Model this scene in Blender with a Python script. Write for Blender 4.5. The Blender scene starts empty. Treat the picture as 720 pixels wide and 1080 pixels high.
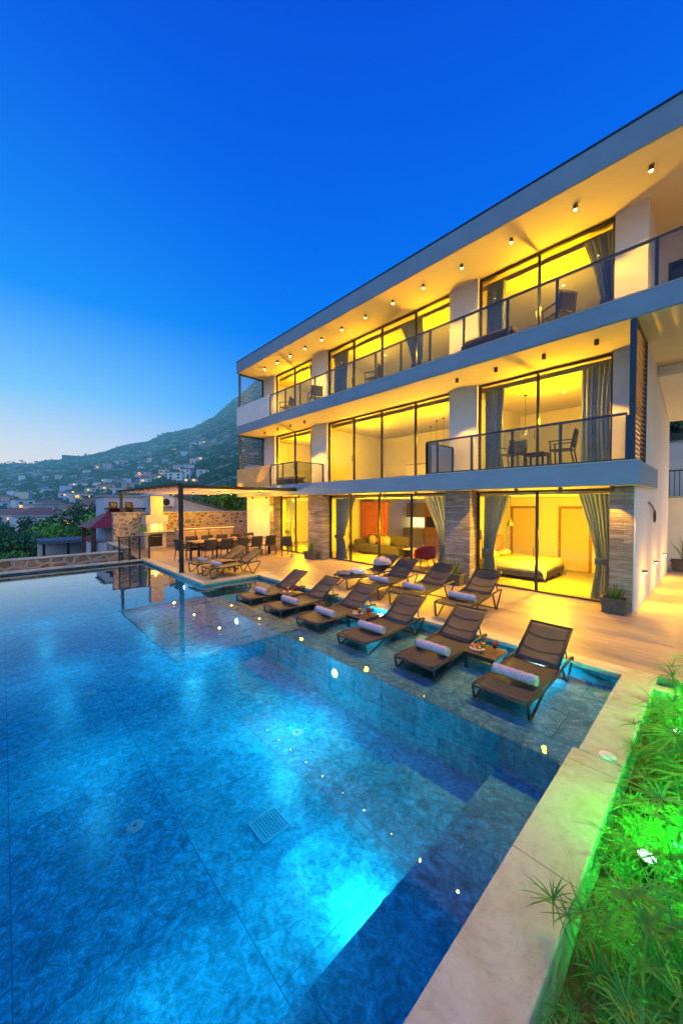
import bpy, math, random
from math import sin, cos, pi, radians, sqrt, atan2, tan, exp
from mathutils import Vector, Matrix, noise
random.seed(7)
SC = bpy.context.scene
COL = SC.collection

# ------------------------------------------------------------------ mesh helper
class MB:
    def __init__(s): s.v = []; s.f = []
    def add(s, vs, fs):
        b = len(s.v); s.v += [tuple(p) for p in vs]; s.f += [tuple(i + b for i in f) for f in fs]; return s
    def box(s, x0, x1, y0, y1, z0, z1):
        if x0 > x1: x0, x1 = x1, x0
        if y0 > y1: y0, y1 = y1, y0
        if z0 > z1: z0, z1 = z1, z0
        return s.add([(x0,y0,z0),(x1,y0,z0),(x1,y1,z0),(x0,y1,z0),(x0,y0,z1),(x1,y0,z1),(x1,y1,z1),(x0,y1,z1)],
              [(0,3,2,1),(4,5,6,7),(0,1,5,4),(1,2,6,5),(2,3,7,6),(3,0,4,7)])
    def quad(s, a, b, c, d): return s.add([a,b,c,d], [(0,1,2,3)])
    def rect(s, x0, x1, y0, y1, z): return s.quad((x0,y0,z),(x1,y0,z),(x1,y1,z),(x0,y1,z))
    def frame_of(s, p0, p1):
        d = (Vector(p1) - Vector(p0)).normalized()
        a = Vector((0,0,1)) if abs(d.z) < .9 else Vector((1,0,0))
        u = d.cross(a).normalized(); return d, u, d.cross(u).normalized()
    def cyl(s, p0, p1, r0, r1=None, n=10, cap=True):
        r1 = r0 if r1 is None else r1
        d, u, w = s.frame_of(p0, p1); p0 = Vector(p0); p1 = Vector(p1)
        vs = []; fs = []
        for p, r in ((p0, r0), (p1, r1)):
            for k in range(n):
                a = 2*pi*k/n; vs.append(p + u*(r*cos(a)) + w*(r*sin(a)))
        for k in range(n): fs.append((k, (k+1) % n, n + (k+1) % n, n + k))
        if cap: fs.append(tuple(range(n))[::-1]); fs.append(tuple(range(n, 2*n)))
        return s.add(vs, fs)
    def tube(s, pts, r, n=6):
        pts = [Vector(p) for p in pts]; rs = r if isinstance(r, (list, tuple)) else [r]*len(pts)
        vs = []; fs = []; pu = None
        for i, p in enumerate(pts):
            a = pts[max(i-1, 0)]; b = pts[min(i+1, len(pts)-1)]
            d, u, w = s.frame_of(a, b)
            if pu is not None:
                u = (pu - d*pu.dot(d)).normalized(); w = d.cross(u)
            pu = u
            for k in range(n):
                t = 2*pi*k/n; vs.append(p + u*(rs[i]*cos(t)) + w*(rs[i]*sin(t)))
        for i in range(len(pts)-1):
            for k in range(n):
                fs.append((i*n+k, i*n+(k+1) % n, (i+1)*n+(k+1) % n, (i+1)*n+k))
        fs.append(tuple(range(n))[::-1]); fs.append(tuple(range((len(pts)-1)*n, len(pts)*n)))
        return s.add(vs, fs)
    def bar(s, p0, p1, w, h):
        d, u, v = s.frame_of(p0, p1); p0 = Vector(p0); p1 = Vector(p1); vs = []
        for p in (p0, p1):
            for a, b in ((-1,-1),(1,-1),(1,1),(-1,1)): vs.append(p + u*(a*w/2) + v*(b*h/2))
        return s.add(vs, [(3,2,1,0),(4,5,6,7),(0,1,5,4),(1,2,6,5),(2,3,7,6),(3,0,4,7)])
    def lathe(s, prof, c=(0,0,0), n=16):
        vs = []; fs = []; m = len(prof)
        for k in range(n):
            a = 2*pi*k/n
            for r, z in prof: vs.append((c[0]+r*cos(a), c[1]+r*sin(a), c[2]+z))
        for k in range(n):
            for i in range(m-1):
                fs.append((k*m+i, ((k+1) % n)*m+i, ((k+1) % n)*m+i+1, k*m+i+1))
        return s.add(vs, fs)
    def ball(s, c, r, n=10, m=6, sq=(1,1,1)):
        prof = [(max(r*sin(pi*i/m), 1e-4), -r*cos(pi*i/m)) for i in range(m+1)]
        b = len(s.v); s.lathe(prof, (0,0,0), n)
        for i in range(b, len(s.v)):
            p = s.v[i]; s.v[i] = (c[0]+p[0]*sq[0], c[1]+p[1]*sq[1], c[2]+p[2]*sq[2])
        return s
    def grid(s, f, nu, nv):
        vs = [f(i/nu, j/nv) for j in range(nv+1) for i in range(nu+1)]
        fs = [(j*(nu+1)+i, j*(nu+1)+i+1, (j+1)*(nu+1)+i+1, (j+1)*(nu+1)+i) for j in range(nv) for i in range(nu)]
        return s.add(vs, fs)
    def prism(s, poly, z0, z1):
        n = len(poly)
        vs = [(x, y, z0) for x, y in poly] + [(x, y, z1) for x, y in poly]
        return s.add(vs, [tuple(range(n))[::-1], tuple(range(n, 2*n))] + [(k, (k+1) % n, n+(k+1) % n, n+k) for k in range(n)])
    def xform(s, m, start=0):
        for i in range(start, len(s.v)): s.v[i] = tuple(m @ Vector(s.v[i]))
        return s
    def build(s, name, m, parent=None, smooth=False, bevel=0, solid=0, world=False):
        off = Vector((0,0,0))
        if world:
            q = parent
            while q is not None: off += q.location; q = q.parent
        me = bpy.data.meshes.new(name)
        me.from_pydata([tuple(Vector(p)-off) for p in s.v], [], s.f); me.update()
        if smooth:
            for p in me.polygons: p.use_smooth = True
        me.materials.append(m)
        o = bpy.data.objects.new(name, me); COL.objects.link(o)
        if parent: o.parent = parent
        if solid:
            k = o.modifiers.new('s', 'SOLIDIFY'); k.thickness = solid; k.offset = 0
        if bevel:
            k = o.modifiers.new('b', 'BEVEL'); k.width = bevel; k.segments = 2; k.limit_method = 'ANGLE'; k.angle_limit = radians(40)
        return o

def thing(name, label, cat, loc=(0,0,0), rz=0, group=None):
    o = bpy.data.objects.new(name, None); COL.objects.link(o); o.empty_display_size = .1
    o.location = loc; o.rotation_euler = (0,0,rz); return tag(o, label, cat, group)
def tag(o, label, cat, group=None, kind=None):
    o['label'] = label; o['category'] = cat
    if group: o['group'] = group
    if kind: o['kind'] = kind
    return o
def struct(o, label=None):
    o['kind'] = 'structure'
    if label: o['label'] = label
    return o
def kids(o): return [c for c in bpy.data.objects if c.parent == o]
KID = {}
def dup(o, loc, rz=0, label=None, group=None, scale=None):
    if o.name not in KID: KID[o.name] = [(c, kids(c)) for c in kids(o)]
    r = o.copy(); COL.objects.link(r); r.location = loc; r.rotation_euler = (0,0,rz)
    if scale: r.scale = scale if isinstance(scale, tuple) else (scale,)*3
    if label: r['label'] = label
    if group: r['group'] = group
    for c, gs in KID[o.name]:
        d = c.copy(); COL.objects.link(d); d.parent = r
        for g in gs:
            e = g.copy(); COL.objects.link(e); e.parent = d
    return r
ORD = ['first','second','third','fourth','fifth','sixth','seventh','eighth','ninth','tenth','eleventh','twelfth','thirteenth','fourteenth','fifteenth','sixteenth','seventeenth','eighteenth','nineteenth','twentieth']
def ordinal(i):
    if i < 20: return ORD[i]
    t = ['twenty','thirty','forty','fifty','sixty'][(i+1)//10-2]
    return t + ('-' + ORD[(i+1) % 10 - 1] if (i+1) % 10 else 'th')

# ------------------------------------------------------------------ materials
def nt(name):
    m = bpy.data.materials.new(name); m.use_nodes = True
    t = m.node_tree; t.nodes.clear(); return m, t
def N(t, k, **kw):
    n = t.nodes.new(k)
    for a, b in kw.items(): setattr(n, a, b)
    return n
def L(t, a, b): t.links.new(a, b)
def coords(t, stretch=(1,1,1), rot=(0,0,0), kind='Object'):
    tc = N(t, 'ShaderNodeTexCoord'); mp = N(t, 'ShaderNodeMapping')
    mp.inputs['Scale'].default_value = stretch; mp.inputs['Rotation'].default_value = rot
    L(t, tc.outputs[kind], mp.inputs['Vector']); return mp.outputs['Vector']
def ramp(t, fac, stops):
    r = N(t, 'ShaderNodeValToRGB'); e = r.color_ramp.elements
    while len(e) < len(stops): e.new(.5)
    for x, (p, c) in zip(e, stops): x.position = p; x.color = (*c[:3], 1)
    L(t, fac, r.inputs['Fac']); return r.outputs['Color']
def wallvec(t):
    tc = N(t, 'ShaderNodeTexCoord'); s = N(t, 'ShaderNodeSeparateXYZ'); c = N(t, 'ShaderNodeCombineXYZ'); a = N(t, 'ShaderNodeMath', operation='ADD')
    L(t, tc.outputs['Object'], s.inputs[0]); L(t, s.outputs[0], a.inputs[0]); L(t, s.outputs[1], a.inputs[1]); L(t, a.outputs[0], c.inputs[0]); L(t, s.outputs[2], c.inputs[1]); return c.outputs[0]
def noise_tex(t, vec, scale, detail=5, rough=.55, dist=0):
    n = N(t, 'ShaderNodeTexNoise'); n.inputs['Scale'].default_value = scale; n.inputs['Detail'].default_value = detail
    n.inputs['Roughness'].default_value = rough; n.inputs['Distortion'].default_value = dist
    L(t, vec, n.inputs['Vector']); return n.outputs['Fac']
def bump(t, h, strength, dist=.02, prev=None):
    b = N(t, 'ShaderNodeBump'); b.inputs['Strength'].default_value = strength; b.inputs['Distance'].default_value = dist
    L(t, h, b.inputs['Height'])
    if prev is not None: L(t, prev, b.inputs['Normal'])
    return b.outputs['Normal']
def mixc(t, fac, a, b, mode='MIX'):
    m = N(t, 'ShaderNodeMix', data_type='RGBA', blend_type=mode)
    for k, x in ((0, fac), (6, a), (7, b)):
        if isinstance(x, (int, float)): m.inputs[k].default_value = x
        elif isinstance(x, tuple): m.inputs[k].default_value = (*x[:3], 1)
        else: L(t, x, m.inputs[k])
    return m.outputs[2]
def bsdf(t, color, rough, normal=None, metallic=0, spec=.5, extra=None):
    b = N(t, 'ShaderNodeBsdfPrincipled'); o = N(t, 'ShaderNodeOutputMaterial')
    for k, x in (('Base Color', color), ('Roughness', rough)):
        if isinstance(x, tuple): b.inputs[k].default_value = (*x[:3], 1)
        elif isinstance(x, (int, float)): b.inputs[k].default_value = x
        else: L(t, x, b.inputs[k])
    b.inputs['Metallic'].default_value = metallic; b.inputs['Specular IOR Level'].default_value = spec
    if normal is not None: L(t, normal, b.inputs['Normal'])
    for k, x in (extra or {}).items(): b.inputs[k].default_value = x
    L(t, b.outputs[0], o.inputs['Surface']); return b
def plain(name, c, rough=.6, var=.12, scale=6, bmp=.1, bscale=60, metallic=0, spec=.4, stretch=(1,1,1), extra=None):
    m, t = nt(name); v = coords(t, stretch)
    n = noise_tex(t, v, scale)
    lo = tuple(x*(1-var) for x in c); hi = tuple(min(1, x*(1+var)) for x in c)
    col = ramp(t, n, [(.3, lo), (.7, hi)])
    nm = bump(t, noise_tex(t, v, bscale, 3), bmp, .01) if bmp else None
    bsdf(t, col, rough, nm, metallic, spec, extra); return m
def emit(name, c, s):
    m, t = nt(name); e = N(t, 'ShaderNodeEmission'); o = N(t, 'ShaderNodeOutputMaterial')
    e.inputs[0].default_value = (*c, 1); e.inputs[1].default_value = s; L(t, e.outputs[0], o.inputs[0]); return m
def bricks(t, vec, w, h, mortar, smooth=.1):
    b = N(t, 'ShaderNodeTexBrick'); b.inputs['Scale'].default_value = 1
    b.inputs['Brick Width'].default_value = w; b.inputs['Row Height'].default_value = h
    b.inputs['Mortar Size'].default_value = mortar; b.inputs['Mortar Smooth'].default_value = smooth
    b.inputs['Color1'].default_value = (0,0,0,1); b.inputs['Color2'].default_value = (1,1,1,1); b.inputs['Mortar'].default_value = (.5,.5,.5,1)
    L(t, vec, b.inputs['Vector']); return b

MT = {}
def make_materials():
    # smooth exterior render
    MT['white'] = plain('white_stucco', (.90,.81,.68), .85, .05, 1.2, .25, 180)
    MT['grey'] = plain('grey_render', (.24,.335,.40), .8, .07, 1.5, .25, 160)
    MT['soffit'] = plain('soffit_paint', (.80,.70,.42), .85, .04, 1.0, .12, 120)
    MT['room'] = plain('room_paint', (.80,.76,.66), .8, .03, .8, 0)
    MT['dark'] = plain('anthracite_metal', (.035,.038,.042), .42, .15, 8, .05, 90, .6)
    MT['frame'] = plain('lounger_frame', (.035,.035,.038), .45, .15, 10, .05, 90, .3)
    MT['rail'] = plain('blue_grey_metal', (.05,.075,.09), .4, .1, 8, .05, 90, .5)
    MT['brown'] = plain('brown_metal', (.11,.06,.03), .5, .15, 8, .05)
    MT['slat'] = plain('louver_wood', (.26,.19,.13), .6, .3, 6, .2, 40, stretch=(1,8,8))
    MT['cream'] = plain('cream_trim', (.62,.56,.45), .6, .06, 4, .1)
    # planted / misc
    MT['towel'] = plain('lilac_towel', (.60,.48,.56), .95, .25, 45, 1.0, 120, spec=.1)
    MT['pot'] = plain('brown_pot', (.10,.085,.075), .6, .2, 9, .25, 60)
    MT['soil'] = plain('brown_soil', (.20,.10,.045), .95, .4, 14, 1.0, 45)
    MT['wood'] = plain('teak', (.30,.16,.07), .5, .3, 6, .2, 40, stretch=(1,1,8))
    MT['wooddark'] = plain('dark_wood', (.11,.06,.035), .5, .3, 6, .2, 40, stretch=(8,1,1))
    MT['cushion'] = plain('tan_cushion', (.50,.36,.22), .95, .1, 12, .5, 200)
    MT['sofa'] = plain('charcoal_sofa', (.055,.05,.05), .95, .15, 12, .5, 200)
    MT['red'] = plain('red_fabric', (.62,.04,.02), .9, .1, 12, .4, 200)
    MT['orange'] = plain('orange_fabric', (.75,.20,.05), .9, .1, 12, .4, 200)
    MT['greenf'] = plain('green_fabric', (.05,.28,.12), .9, .1, 12, .4, 200)
    MT['linen'] = plain('bed_linen', (.80,.74,.62), .9, .06, 6, .5, 60)
    MT['grey_fab'] = plain('grey_fabric', (.28,.25,.22), .9, .1, 10, .5, 150)
    MT['redwood'] = plain('red_wood_slats', (.36,.10,.03), .5, .25, 5, .2, 40, stretch=(4,4,1))
    MT['door'] = plain('door_panel', (.62,.50,.30), .5, .05, 3, .05, 40)
    MT['oven'] = plain('black_oven', (.02,.02,.02), .35, .2, 10, .05)
    MT['steel'] = plain('steel', (.45,.45,.46), .3, .1, 10, .05, 60, .9)
    MT['straw'] = plain('woven_straw', (.50,.30,.10), .85, .3, 40, .9, 160)
    MT['bark'] = plain('bark', (.09,.065,.045), .9, .3, 8, .8, 40, stretch=(3,3,1))
    MT['bluewall'] = plain('pale_render', (.58,.60,.62), .85, .06, 2, .2, 120)
    MT['redroof'] = plain('red_metal_roof', (.30,.045,.04), .55, .2, 8, .3, 30)
    MT['darkroof'] = plain('slate_roof', (.10,.12,.14), .6, .2, 4, .2, 60)
    MT['terracotta'] = plain('terracotta', (.30,.12,.07), .8, .25, 8, .5, 40)
    MT['plastic'] = plain('white_plastic', (.72,.72,.70), .4, .04, 4, 0)
    MT['mirror'] = plain('tv_black', (.02,.02,.022), .15, .1, 4, 0)
    # juice, fruit
    MT['juice_o'] = plain('orange_juice', (.85,.32,.02), .25, .05, 4, 0)
    MT['juice_r'] = plain('red_juice', (.70,.02,.02), .25, .05, 4, 0)
    MT['fruit_y'] = plain('yellow_fruit', (.85,.55,.10), .5, .15, 12, .1)
    MT['fruit_r'] = plain('red_fruit', (.70,.07,.03), .5, .15, 12, .1)
    # emitters
    MT['bulb'] = emit('warm_bulb', (1,.62,.18), 9)
    MT['bulbhot'] = emit('warm_bulb_bright', (1,.62,.16), 90)
    MT['warmstrip'] = emit('warm_strip', (1,.66,.16), 2.2)
    MT['kitchen_glow'] = emit('kitchen_niche_light', (1,.80,.38), 1.7)
    MT['bulbmid'] = emit('warm_bulb_recessed', (1,.62,.16), 11)
    MT['poolbulb'] = emit('pool_lens', (.75,1,1), 9)
    MT['greenbulb'] = emit('green_spot_lens', (.45,1,.62), 7)
    MT['farlight'] = emit('far_warm_window', (1,.50,.10), 1.6)
    MT['farorange'] = emit('far_orange_window', (1,.22,.04), 2.2)
    MT['farwhite'] = emit('far_street_lamp', (.6,1,.85), 5)
    MT['grate'] = plain('blue_grate', (.20,.72,.80), .5, .1, 5, 0)
    MT['tan'] = plain('tan_render', (.78,.46,.14), .8, .06, 2, .2, 150)  # white parapet render with the warm pergola glow painted into its colour
    MT['balcony'] = plain('balcony_tile', (.88,.80,.62), .6, .04, 3, .05)
    MT['vase'] = plain('cyan_ceramic', (.08,.35,.34), .3, .1, 5, 0)

    # water: flat sheet, partly see-through, mirror by angle
    m, t = nt('pool_water'); v = coords(t, (1,1,1))
    nm = bump(t, noise_tex(t, v, 2.2, 2, .4), .035, .05)
    fr = N(t, 'ShaderNodeFresnel'); fr.inputs[0].default_value = 1.62; L(t, nm, fr.inputs[1])
    tr = N(t, 'ShaderNodeBsdfTransparent'); tr.inputs[0].default_value = (.72,.98,1,1)
    gl = N(t, 'ShaderNodeBsdfGlossy'); gl.inputs['Roughness'].default_value = .006; L(t, nm, gl.inputs['Normal'])
    mx = N(t, 'ShaderNodeMixShader'); o = N(t, 'ShaderNodeOutputMaterial')
    rf = ramp(t, fr.outputs[0], [(0,(0,0,0)),(.12,(.10,.10,.10)),(.25,(.34,.34,.34)),(.42,(.78,.78,.78)),(.7,(1,1,1))])
    L(t, rf, mx.inputs[0]); L(t, tr.outputs[0], mx.inputs[1]); L(t, gl.outputs[0], mx.inputs[2]); L(t, mx.outputs[0], o.inputs[0])
    MT['water'] = m
    def glass(name, tint, ior, rough=0):
        m, t = nt(name)
        fr = N(t, 'ShaderNodeFresnel'); fr.inputs[0].default_value = ior
        tr = N(t, 'ShaderNodeBsdfTransparent'); tr.inputs[0].default_value = (*tint, 1)
        gl = N(t, 'ShaderNodeBsdfGlossy'); gl.inputs['Roughness'].default_value = rough
        mx = N(t, 'ShaderNodeMixShader'); o = N(t, 'ShaderNodeOutputMaterial')
        L(t, fr.outputs[0], mx.inputs[0]); L(t, tr.outputs[0], mx.inputs[1]); L(t, gl.outputs[0], mx.inputs[2]); L(t, mx.outputs[0], o.inputs[0])
        return m
    MT['glass'] = glass('window_glass', (.97,.97,.93), 1.5)
    MT['railglass'] = glass('balustrade_glass', (.48,.56,.66), 1.55)
    MT['drinkglass'] = glass('drinking_glass', (.95,.95,.95), 1.45)

    # pool tile: mottled blue marble in large slabs with thin joints
    def tile(name, a, b, c, w, h, rot=None, jc=(.02,.09,.16), flake=False):
        m, t = nt(name); v = coords(t, (1,1,1)) if rot is None else wallvec(t)
        n1 = noise_tex(t, v, 1.3, 9, .62, 1.6); n2 = noise_tex(t, v, 8, 9, .76, 1.3)
        n3 = noise_tex(t, v, 19, 6, .75, .9)
        c1 = ramp(t, n1, [(.26, a), (.52, b), (.80, c)])
        c2 = ramp(t, n2, [(.36, (.42,.50,.55)), (.5, (.92,.94,.96)), (.64, (1.45,1.45,1.45))])
        c3 = ramp(t, n3, [(.35, (.72,.72,.72)), (.65, (1.25,1.25,1.25))])
        col = mixc(t, 1, mixc(t, 1, c1, c2, 'MULTIPLY'), c3, 'MULTIPLY')
        if rot is None and not flake: col = mixc(t, ramp(t, noise_tex(t, v, 9, 10, .82, 1.3), [(.54, (0,0,0)), (.66, (.42,.42,.42))]), col, (.28,.80,.92))
        if flake: col = mixc(t, ramp(t, noise_tex(t, v, 9, 10, .85, 1.0), [(.50, (0,0,0)), (.62, (1,1,1))]), col, (.78,.90,.90))
        bk = bricks(t, v, w, h, .004)
        tone = mixc(t, .16, col, bk.outputs['Color'], 'OVERLAY')
        col = mixc(t, bk.outputs['Fac'], tone, jc)
        bsdf(t, col, .4, bump(t, n2, .12, .01)); return m
    MT['tile'] = tile('blue_pool_tile', (.02,.38,.52), (.05,.60,.74), (.14,.80,.88), 1.9, 1.25, jc=(.02,.26,.42))
    MT['steptile'] = tile('step_tile', (.07,.50,.56), (.15,.68,.74), (.32,.84,.86), 1.9, 1.25, jc=(.025,.30,.46))
    MT['tilewall'] = tile('blue_wall_tile', (.02,.28,.36), (.045,.42,.48), (.11,.56,.60), .6, .6, (radians(90),0,0))
    MT['shelftile'] = tile('pale_shelf_tile', (.12,.38,.48), (.22,.55,.64), (.42,.70,.74), 1.2, .6, flake=True)

    # travertine coping: cream with rusty clouds
    m, t = nt('travertine_coping'); v = coords(t)
    n1 = noise_tex(t, v, 2.6, 9, .65, 1.8); n2 = noise_tex(t, v, 11, 10, .78, 1.2); n3 = noise_tex(t, v, 1.6, 6, .6, 1.2)
    c1 = ramp(t, n1, [(.28, (.36,.38,.28)), (.48, (.48,.51,.38)), (.70, (.56,.60,.47))])
    c2 = ramp(t, n2, [(.30, (.78,.70,.60)), (.46, (1,.98,.95)), (.72, (1.06,1.06,1.06))])
    c3 = ramp(t, n3, [(.48, (1,1,1)), (.70, (.88,.76,.60))])
    col = mixc(t, .85, mixc(t, 1, c1, c2, 'MULTIPLY'), c3, 'MULTIPLY')
    bk = bricks(t, coords(t, (1,1,1), (0,0,radians(90))), 1.2, 9, .004)
    col = mixc(t, bk.outputs['Fac'], col, (.20,.17,.13))
    bsdf(t, col, .55, bump(t, n2, .2, .008)); MT['coping'] = m

    # terrace: wood-look porcelain planks along X
    m, t = nt('wood_look_tile'); v = coords(t)
    bk = bricks(t, v, 1.2, .20, .003)
    st = noise_tex(t, coords(t, (1.2,9,1)), 1.6, 8, .7, .6); n2 = noise_tex(t, v, .7, 4, .5)
    c1 = ramp(t, st, [(.28, (.32,.245,.165)), (.52, (.40,.31,.21)), (.74, (.47,.375,.265))])
    c2 = mixc(t, .10, c1, bk.outputs['Color'], 'OVERLAY')
    c2 = mixc(t, .5, c2, ramp(t, n2, [(.35, (.75,.75,.75)), (.65, (1.15,1.15,1.15))]), 'MULTIPLY')
    col = mixc(t, bk.outputs['Fac'], c2, (.20,.15,.115))
    bsdf(t, col, .48, bump(t, st, .12, .006)); MT['deck'] = m
    m, t = nt('interior_floor'); v = coords(t); bk = bricks(t, v, 1.2, 1.2, .004)
    col = mixc(t, bk.outputs['Fac'], ramp(t, noise_tex(t, v, 1.5, 6, .6, 1), [(.3, (.58,.50,.38)), (.7, (.70,.63,.50))]), (.35,.3,.22))
    bsdf(t, col, .18); MT['floor'] = m

    # rubble stone wall with pale mortar
    def rubble(name, sc, mort):
        m, t = nt(name); v = coords(t, (1,1,1.35))
        wv = N(t, 'ShaderNodeVectorMath', operation='ADD'); L(t, v, wv.inputs[0])
        nn = N(t, 'ShaderNodeTexNoise'); nn.inputs['Scale'].default_value = 3; L(t, v, nn.inputs['Vector'])
        sv = N(t, 'ShaderNodeVectorMath', operation='SCALE'); sv.inputs['Scale'].default_value = .12; L(t, nn.outputs['Color'], sv.inputs[0]); L(t, sv.outputs[0], wv.inputs[1])
        vd = N(t, 'ShaderNodeTexVoronoi', feature='DISTANCE_TO_EDGE'); vd.inputs['Scale'].default_value = sc; L(t, wv.outputs[0], vd.inputs['Vector'])
        vc = N(t, 'ShaderNodeTexVoronoi', feature='F1'); vc.inputs['Scale'].default_value = sc; L(t, wv.outputs[0], vc.inputs['Vector'])
        edge = ramp(t, vd.outputs['Distance'], [(.09, (0,0,0)), (.17, (1,1,1))])
        hue = N(t, 'ShaderNodeSeparateColor'); L(t, vc.outputs['Color'], hue.inputs[0])
        stone = ramp(t, hue.outputs[0], [(0, (.16,.075,.04)), (.35, (.30,.17,.09)), (.65, (.22,.16,.12)), (1, (.40,.29,.18))])
        stone = mixc(t, .5, stone, ramp(t, noise_tex(t, v, 14, 6, .7), [(.3, (.6,.6,.6)), (.7, (1.3,1.3,1.3))]), 'MULTIPLY')
        col = mixc(t, edge, mort, stone)
        bsdf(t, col, .9, bump(t, edge, .7, .03)); return m
    MT['rubble'] = rubble('rubble_stone', 3.4, (.46,.39,.29))
    MT['rubble_low'] = rubble('rubble_low', 2.6, (.40,.34,.28))

    # split-face travertine cladding (horizontal streaks)
    m, t = nt('streaky_cladding'); v = coords(t, (1,1,1))
    st = noise_tex(t, coords(t, (1.2,1.2,11)), 2.2, 9, .72, .9); bk = bricks(t, wallvec(t), .55, .09, .004)
    c1 = ramp(t, st, [(.30, (.14,.11,.09)), (.48, (.28,.23,.19)), (.68, (.42,.36,.30))])
    c1 = mixc(t, .3, c1, bk.outputs['Color'], 'OVERLAY'); col = mixc(t, bk.outputs['Fac'], c1, (.12,.085,.06))
    bsdf(t, col, .8, bump(t, st, .5, .02)); MT['clad'] = m

    # sling fabric of the loungers: fine weave, slightly see-through
    m, t = nt('sling_mesh'); v = coords(t)
    w = N(t, 'ShaderNodeTexWave', bands_direction='Y'); w.inputs['Scale'].default_value = 90; L(t, v, w.inputs['Vector'])
    n = noise_tex(t, v, 5, 4)
    col = mixc(t, .35, ramp(t, n, [(.3, (.022,.026,.032)), (.7, (.038,.042,.050))]), ramp(t, w.outputs['Fac'], [(0, (.018,.02,.024)), (1, (.05,.055,.064))]))
    bsdf(t, col, .55, bump(t, w.outputs['Fac'], .15, .004)); MT['sling'] = m
    MT['seam'] = plain('sling_seam', (.06,.05,.05), .6, .1, 10, 0)

    # curtains
    def curtain(name, a, b, trans=.35):
        m, t = nt(name); v = coords(t); n = noise_tex(t, v, 3, 4)
        col = ramp(t, n, [(.3, a), (.7, b)])
        d = N(t, 'ShaderNodeBsdfDiffuse'); L(t, col, d.inputs[0]); tl = N(t, 'ShaderNodeBsdfTranslucent'); L(t, col, tl.inputs[0])
        mx = N(t, 'ShaderNodeMixShader'); mx.inputs[0].default_value = trans; o = N(t, 'ShaderNodeOutputMaterial')
        L(t, d.outputs[0], mx.inputs[1]); L(t, tl.outputs[0], mx.inputs[2]); L(t, mx.outputs[0], o.inputs[0]); return m
    MT['curtain'] = curtain('grey_curtain', (.36,.44,.52), (.46,.54,.62), .20)
    MT['canvas'] = curtain('beige_canvas', (.62,.50,.30), (.74,.60,.38), .5)

    # leaves
    def leaf(name, a, b, trans=.3, scale=3):
        m, t = nt(name); v = coords(t, kind='Object'); n = noise_tex(t, v, scale, 3)
        oi = N(t, 'ShaderNodeObjectInfo')
        col = ramp(t, n, [(.3, a), (.7, b)])
        hs = N(t, 'ShaderNodeHueSaturation'); L(t, col, hs.inputs['Color'])
        mm = N(t, 'ShaderNodeMath', operation='MULTIPLY_ADD'); mm.inputs[1].default_value = .5; mm.inputs[2].default_value = .75; L(t, oi.outputs['Random'], mm.inputs[0]); L(t, mm.outputs[0], hs.inputs['Value'])
        d = N(t, 'ShaderNodeBsdfPrincipled'); d.inputs['Roughness'].default_value = .55; L(t, hs.outputs[0], d.inputs['Base Color'])
        tl = N(t, 'ShaderNodeBsdfTranslucent'); L(t, hs.outputs[0], tl.inputs[0])
        mx = N(t, 'ShaderNodeMixShader'); mx.inputs[0].default_value = trans; o = N(t, 'ShaderNodeOutputMaterial')
        L(t, d.outputs[0], mx.inputs[1]); L(t, tl.outputs[0], mx.inputs[2]); L(t, mx.outputs[0], o.inputs[0]); return m
    MT['papyrus'] = leaf('papyrus_blade', (.03,.30,.03), (.10,.50,.07), .3, 6)
    MT['groundcover'] = leaf('bed_grass', (.02,.11,.015), (.06,.22,.03), .25, 6)
    MT['treeleaf'] = leaf('tree_leaf', (.05,.16,.06), (.10,.26,.08), .2, 1)
    MT['brightleaf'] = leaf('bright_tree_leaf', (.12,.36,.05), (.24,.50,.08), .25, 1)
    MT['potleaf'] = leaf('pot_leaf', (.07,.17,.04), (.14,.26,.06), .25, 4)

    # distant things: base colour with blue haze mixed in as emission, growing with distance from the villa
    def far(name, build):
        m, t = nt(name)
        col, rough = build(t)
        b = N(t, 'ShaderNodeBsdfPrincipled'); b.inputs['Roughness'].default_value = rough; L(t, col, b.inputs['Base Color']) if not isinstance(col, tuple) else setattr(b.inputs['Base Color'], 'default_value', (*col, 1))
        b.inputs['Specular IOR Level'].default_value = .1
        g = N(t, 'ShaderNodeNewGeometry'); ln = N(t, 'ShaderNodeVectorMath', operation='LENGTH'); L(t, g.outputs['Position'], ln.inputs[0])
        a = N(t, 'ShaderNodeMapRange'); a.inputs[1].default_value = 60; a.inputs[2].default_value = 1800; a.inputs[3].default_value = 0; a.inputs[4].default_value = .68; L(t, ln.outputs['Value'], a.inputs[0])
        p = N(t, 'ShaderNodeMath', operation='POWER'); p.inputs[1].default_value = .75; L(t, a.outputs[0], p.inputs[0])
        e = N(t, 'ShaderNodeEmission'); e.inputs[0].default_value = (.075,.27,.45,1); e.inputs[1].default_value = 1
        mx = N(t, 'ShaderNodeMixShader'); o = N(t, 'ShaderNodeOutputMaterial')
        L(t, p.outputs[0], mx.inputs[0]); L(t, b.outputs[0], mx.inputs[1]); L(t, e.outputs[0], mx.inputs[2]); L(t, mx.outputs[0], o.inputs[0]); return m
    def hill(t):
        v = coords(t, (1,1,1)); n1 = noise_tex(t, v, .05, 8, .65); n2 = noise_tex(t, v, .011, 6, .6); n3 = noise_tex(t, v, .25, 5, .6)
        c = ramp(t, n1, [(.38, (.03,.075,.04)), (.50, (.09,.13,.075)), (.60, (.42,.38,.32))])
        c = mixc(t, .6, c, ramp(t, n2, [(.35, (.6,.7,.6)), (.65, (1.4,1.3,1.2))]), 'MULTIPLY')
        return mixc(t, .5, c, ramp(t, n3, [(.3, (.5,.5,.5)), (.7, (1.5,1.5,1.5))]), 'MULTIPLY'), .95
    MT['hill'] = far('wooded_hillside', hill)
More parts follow.
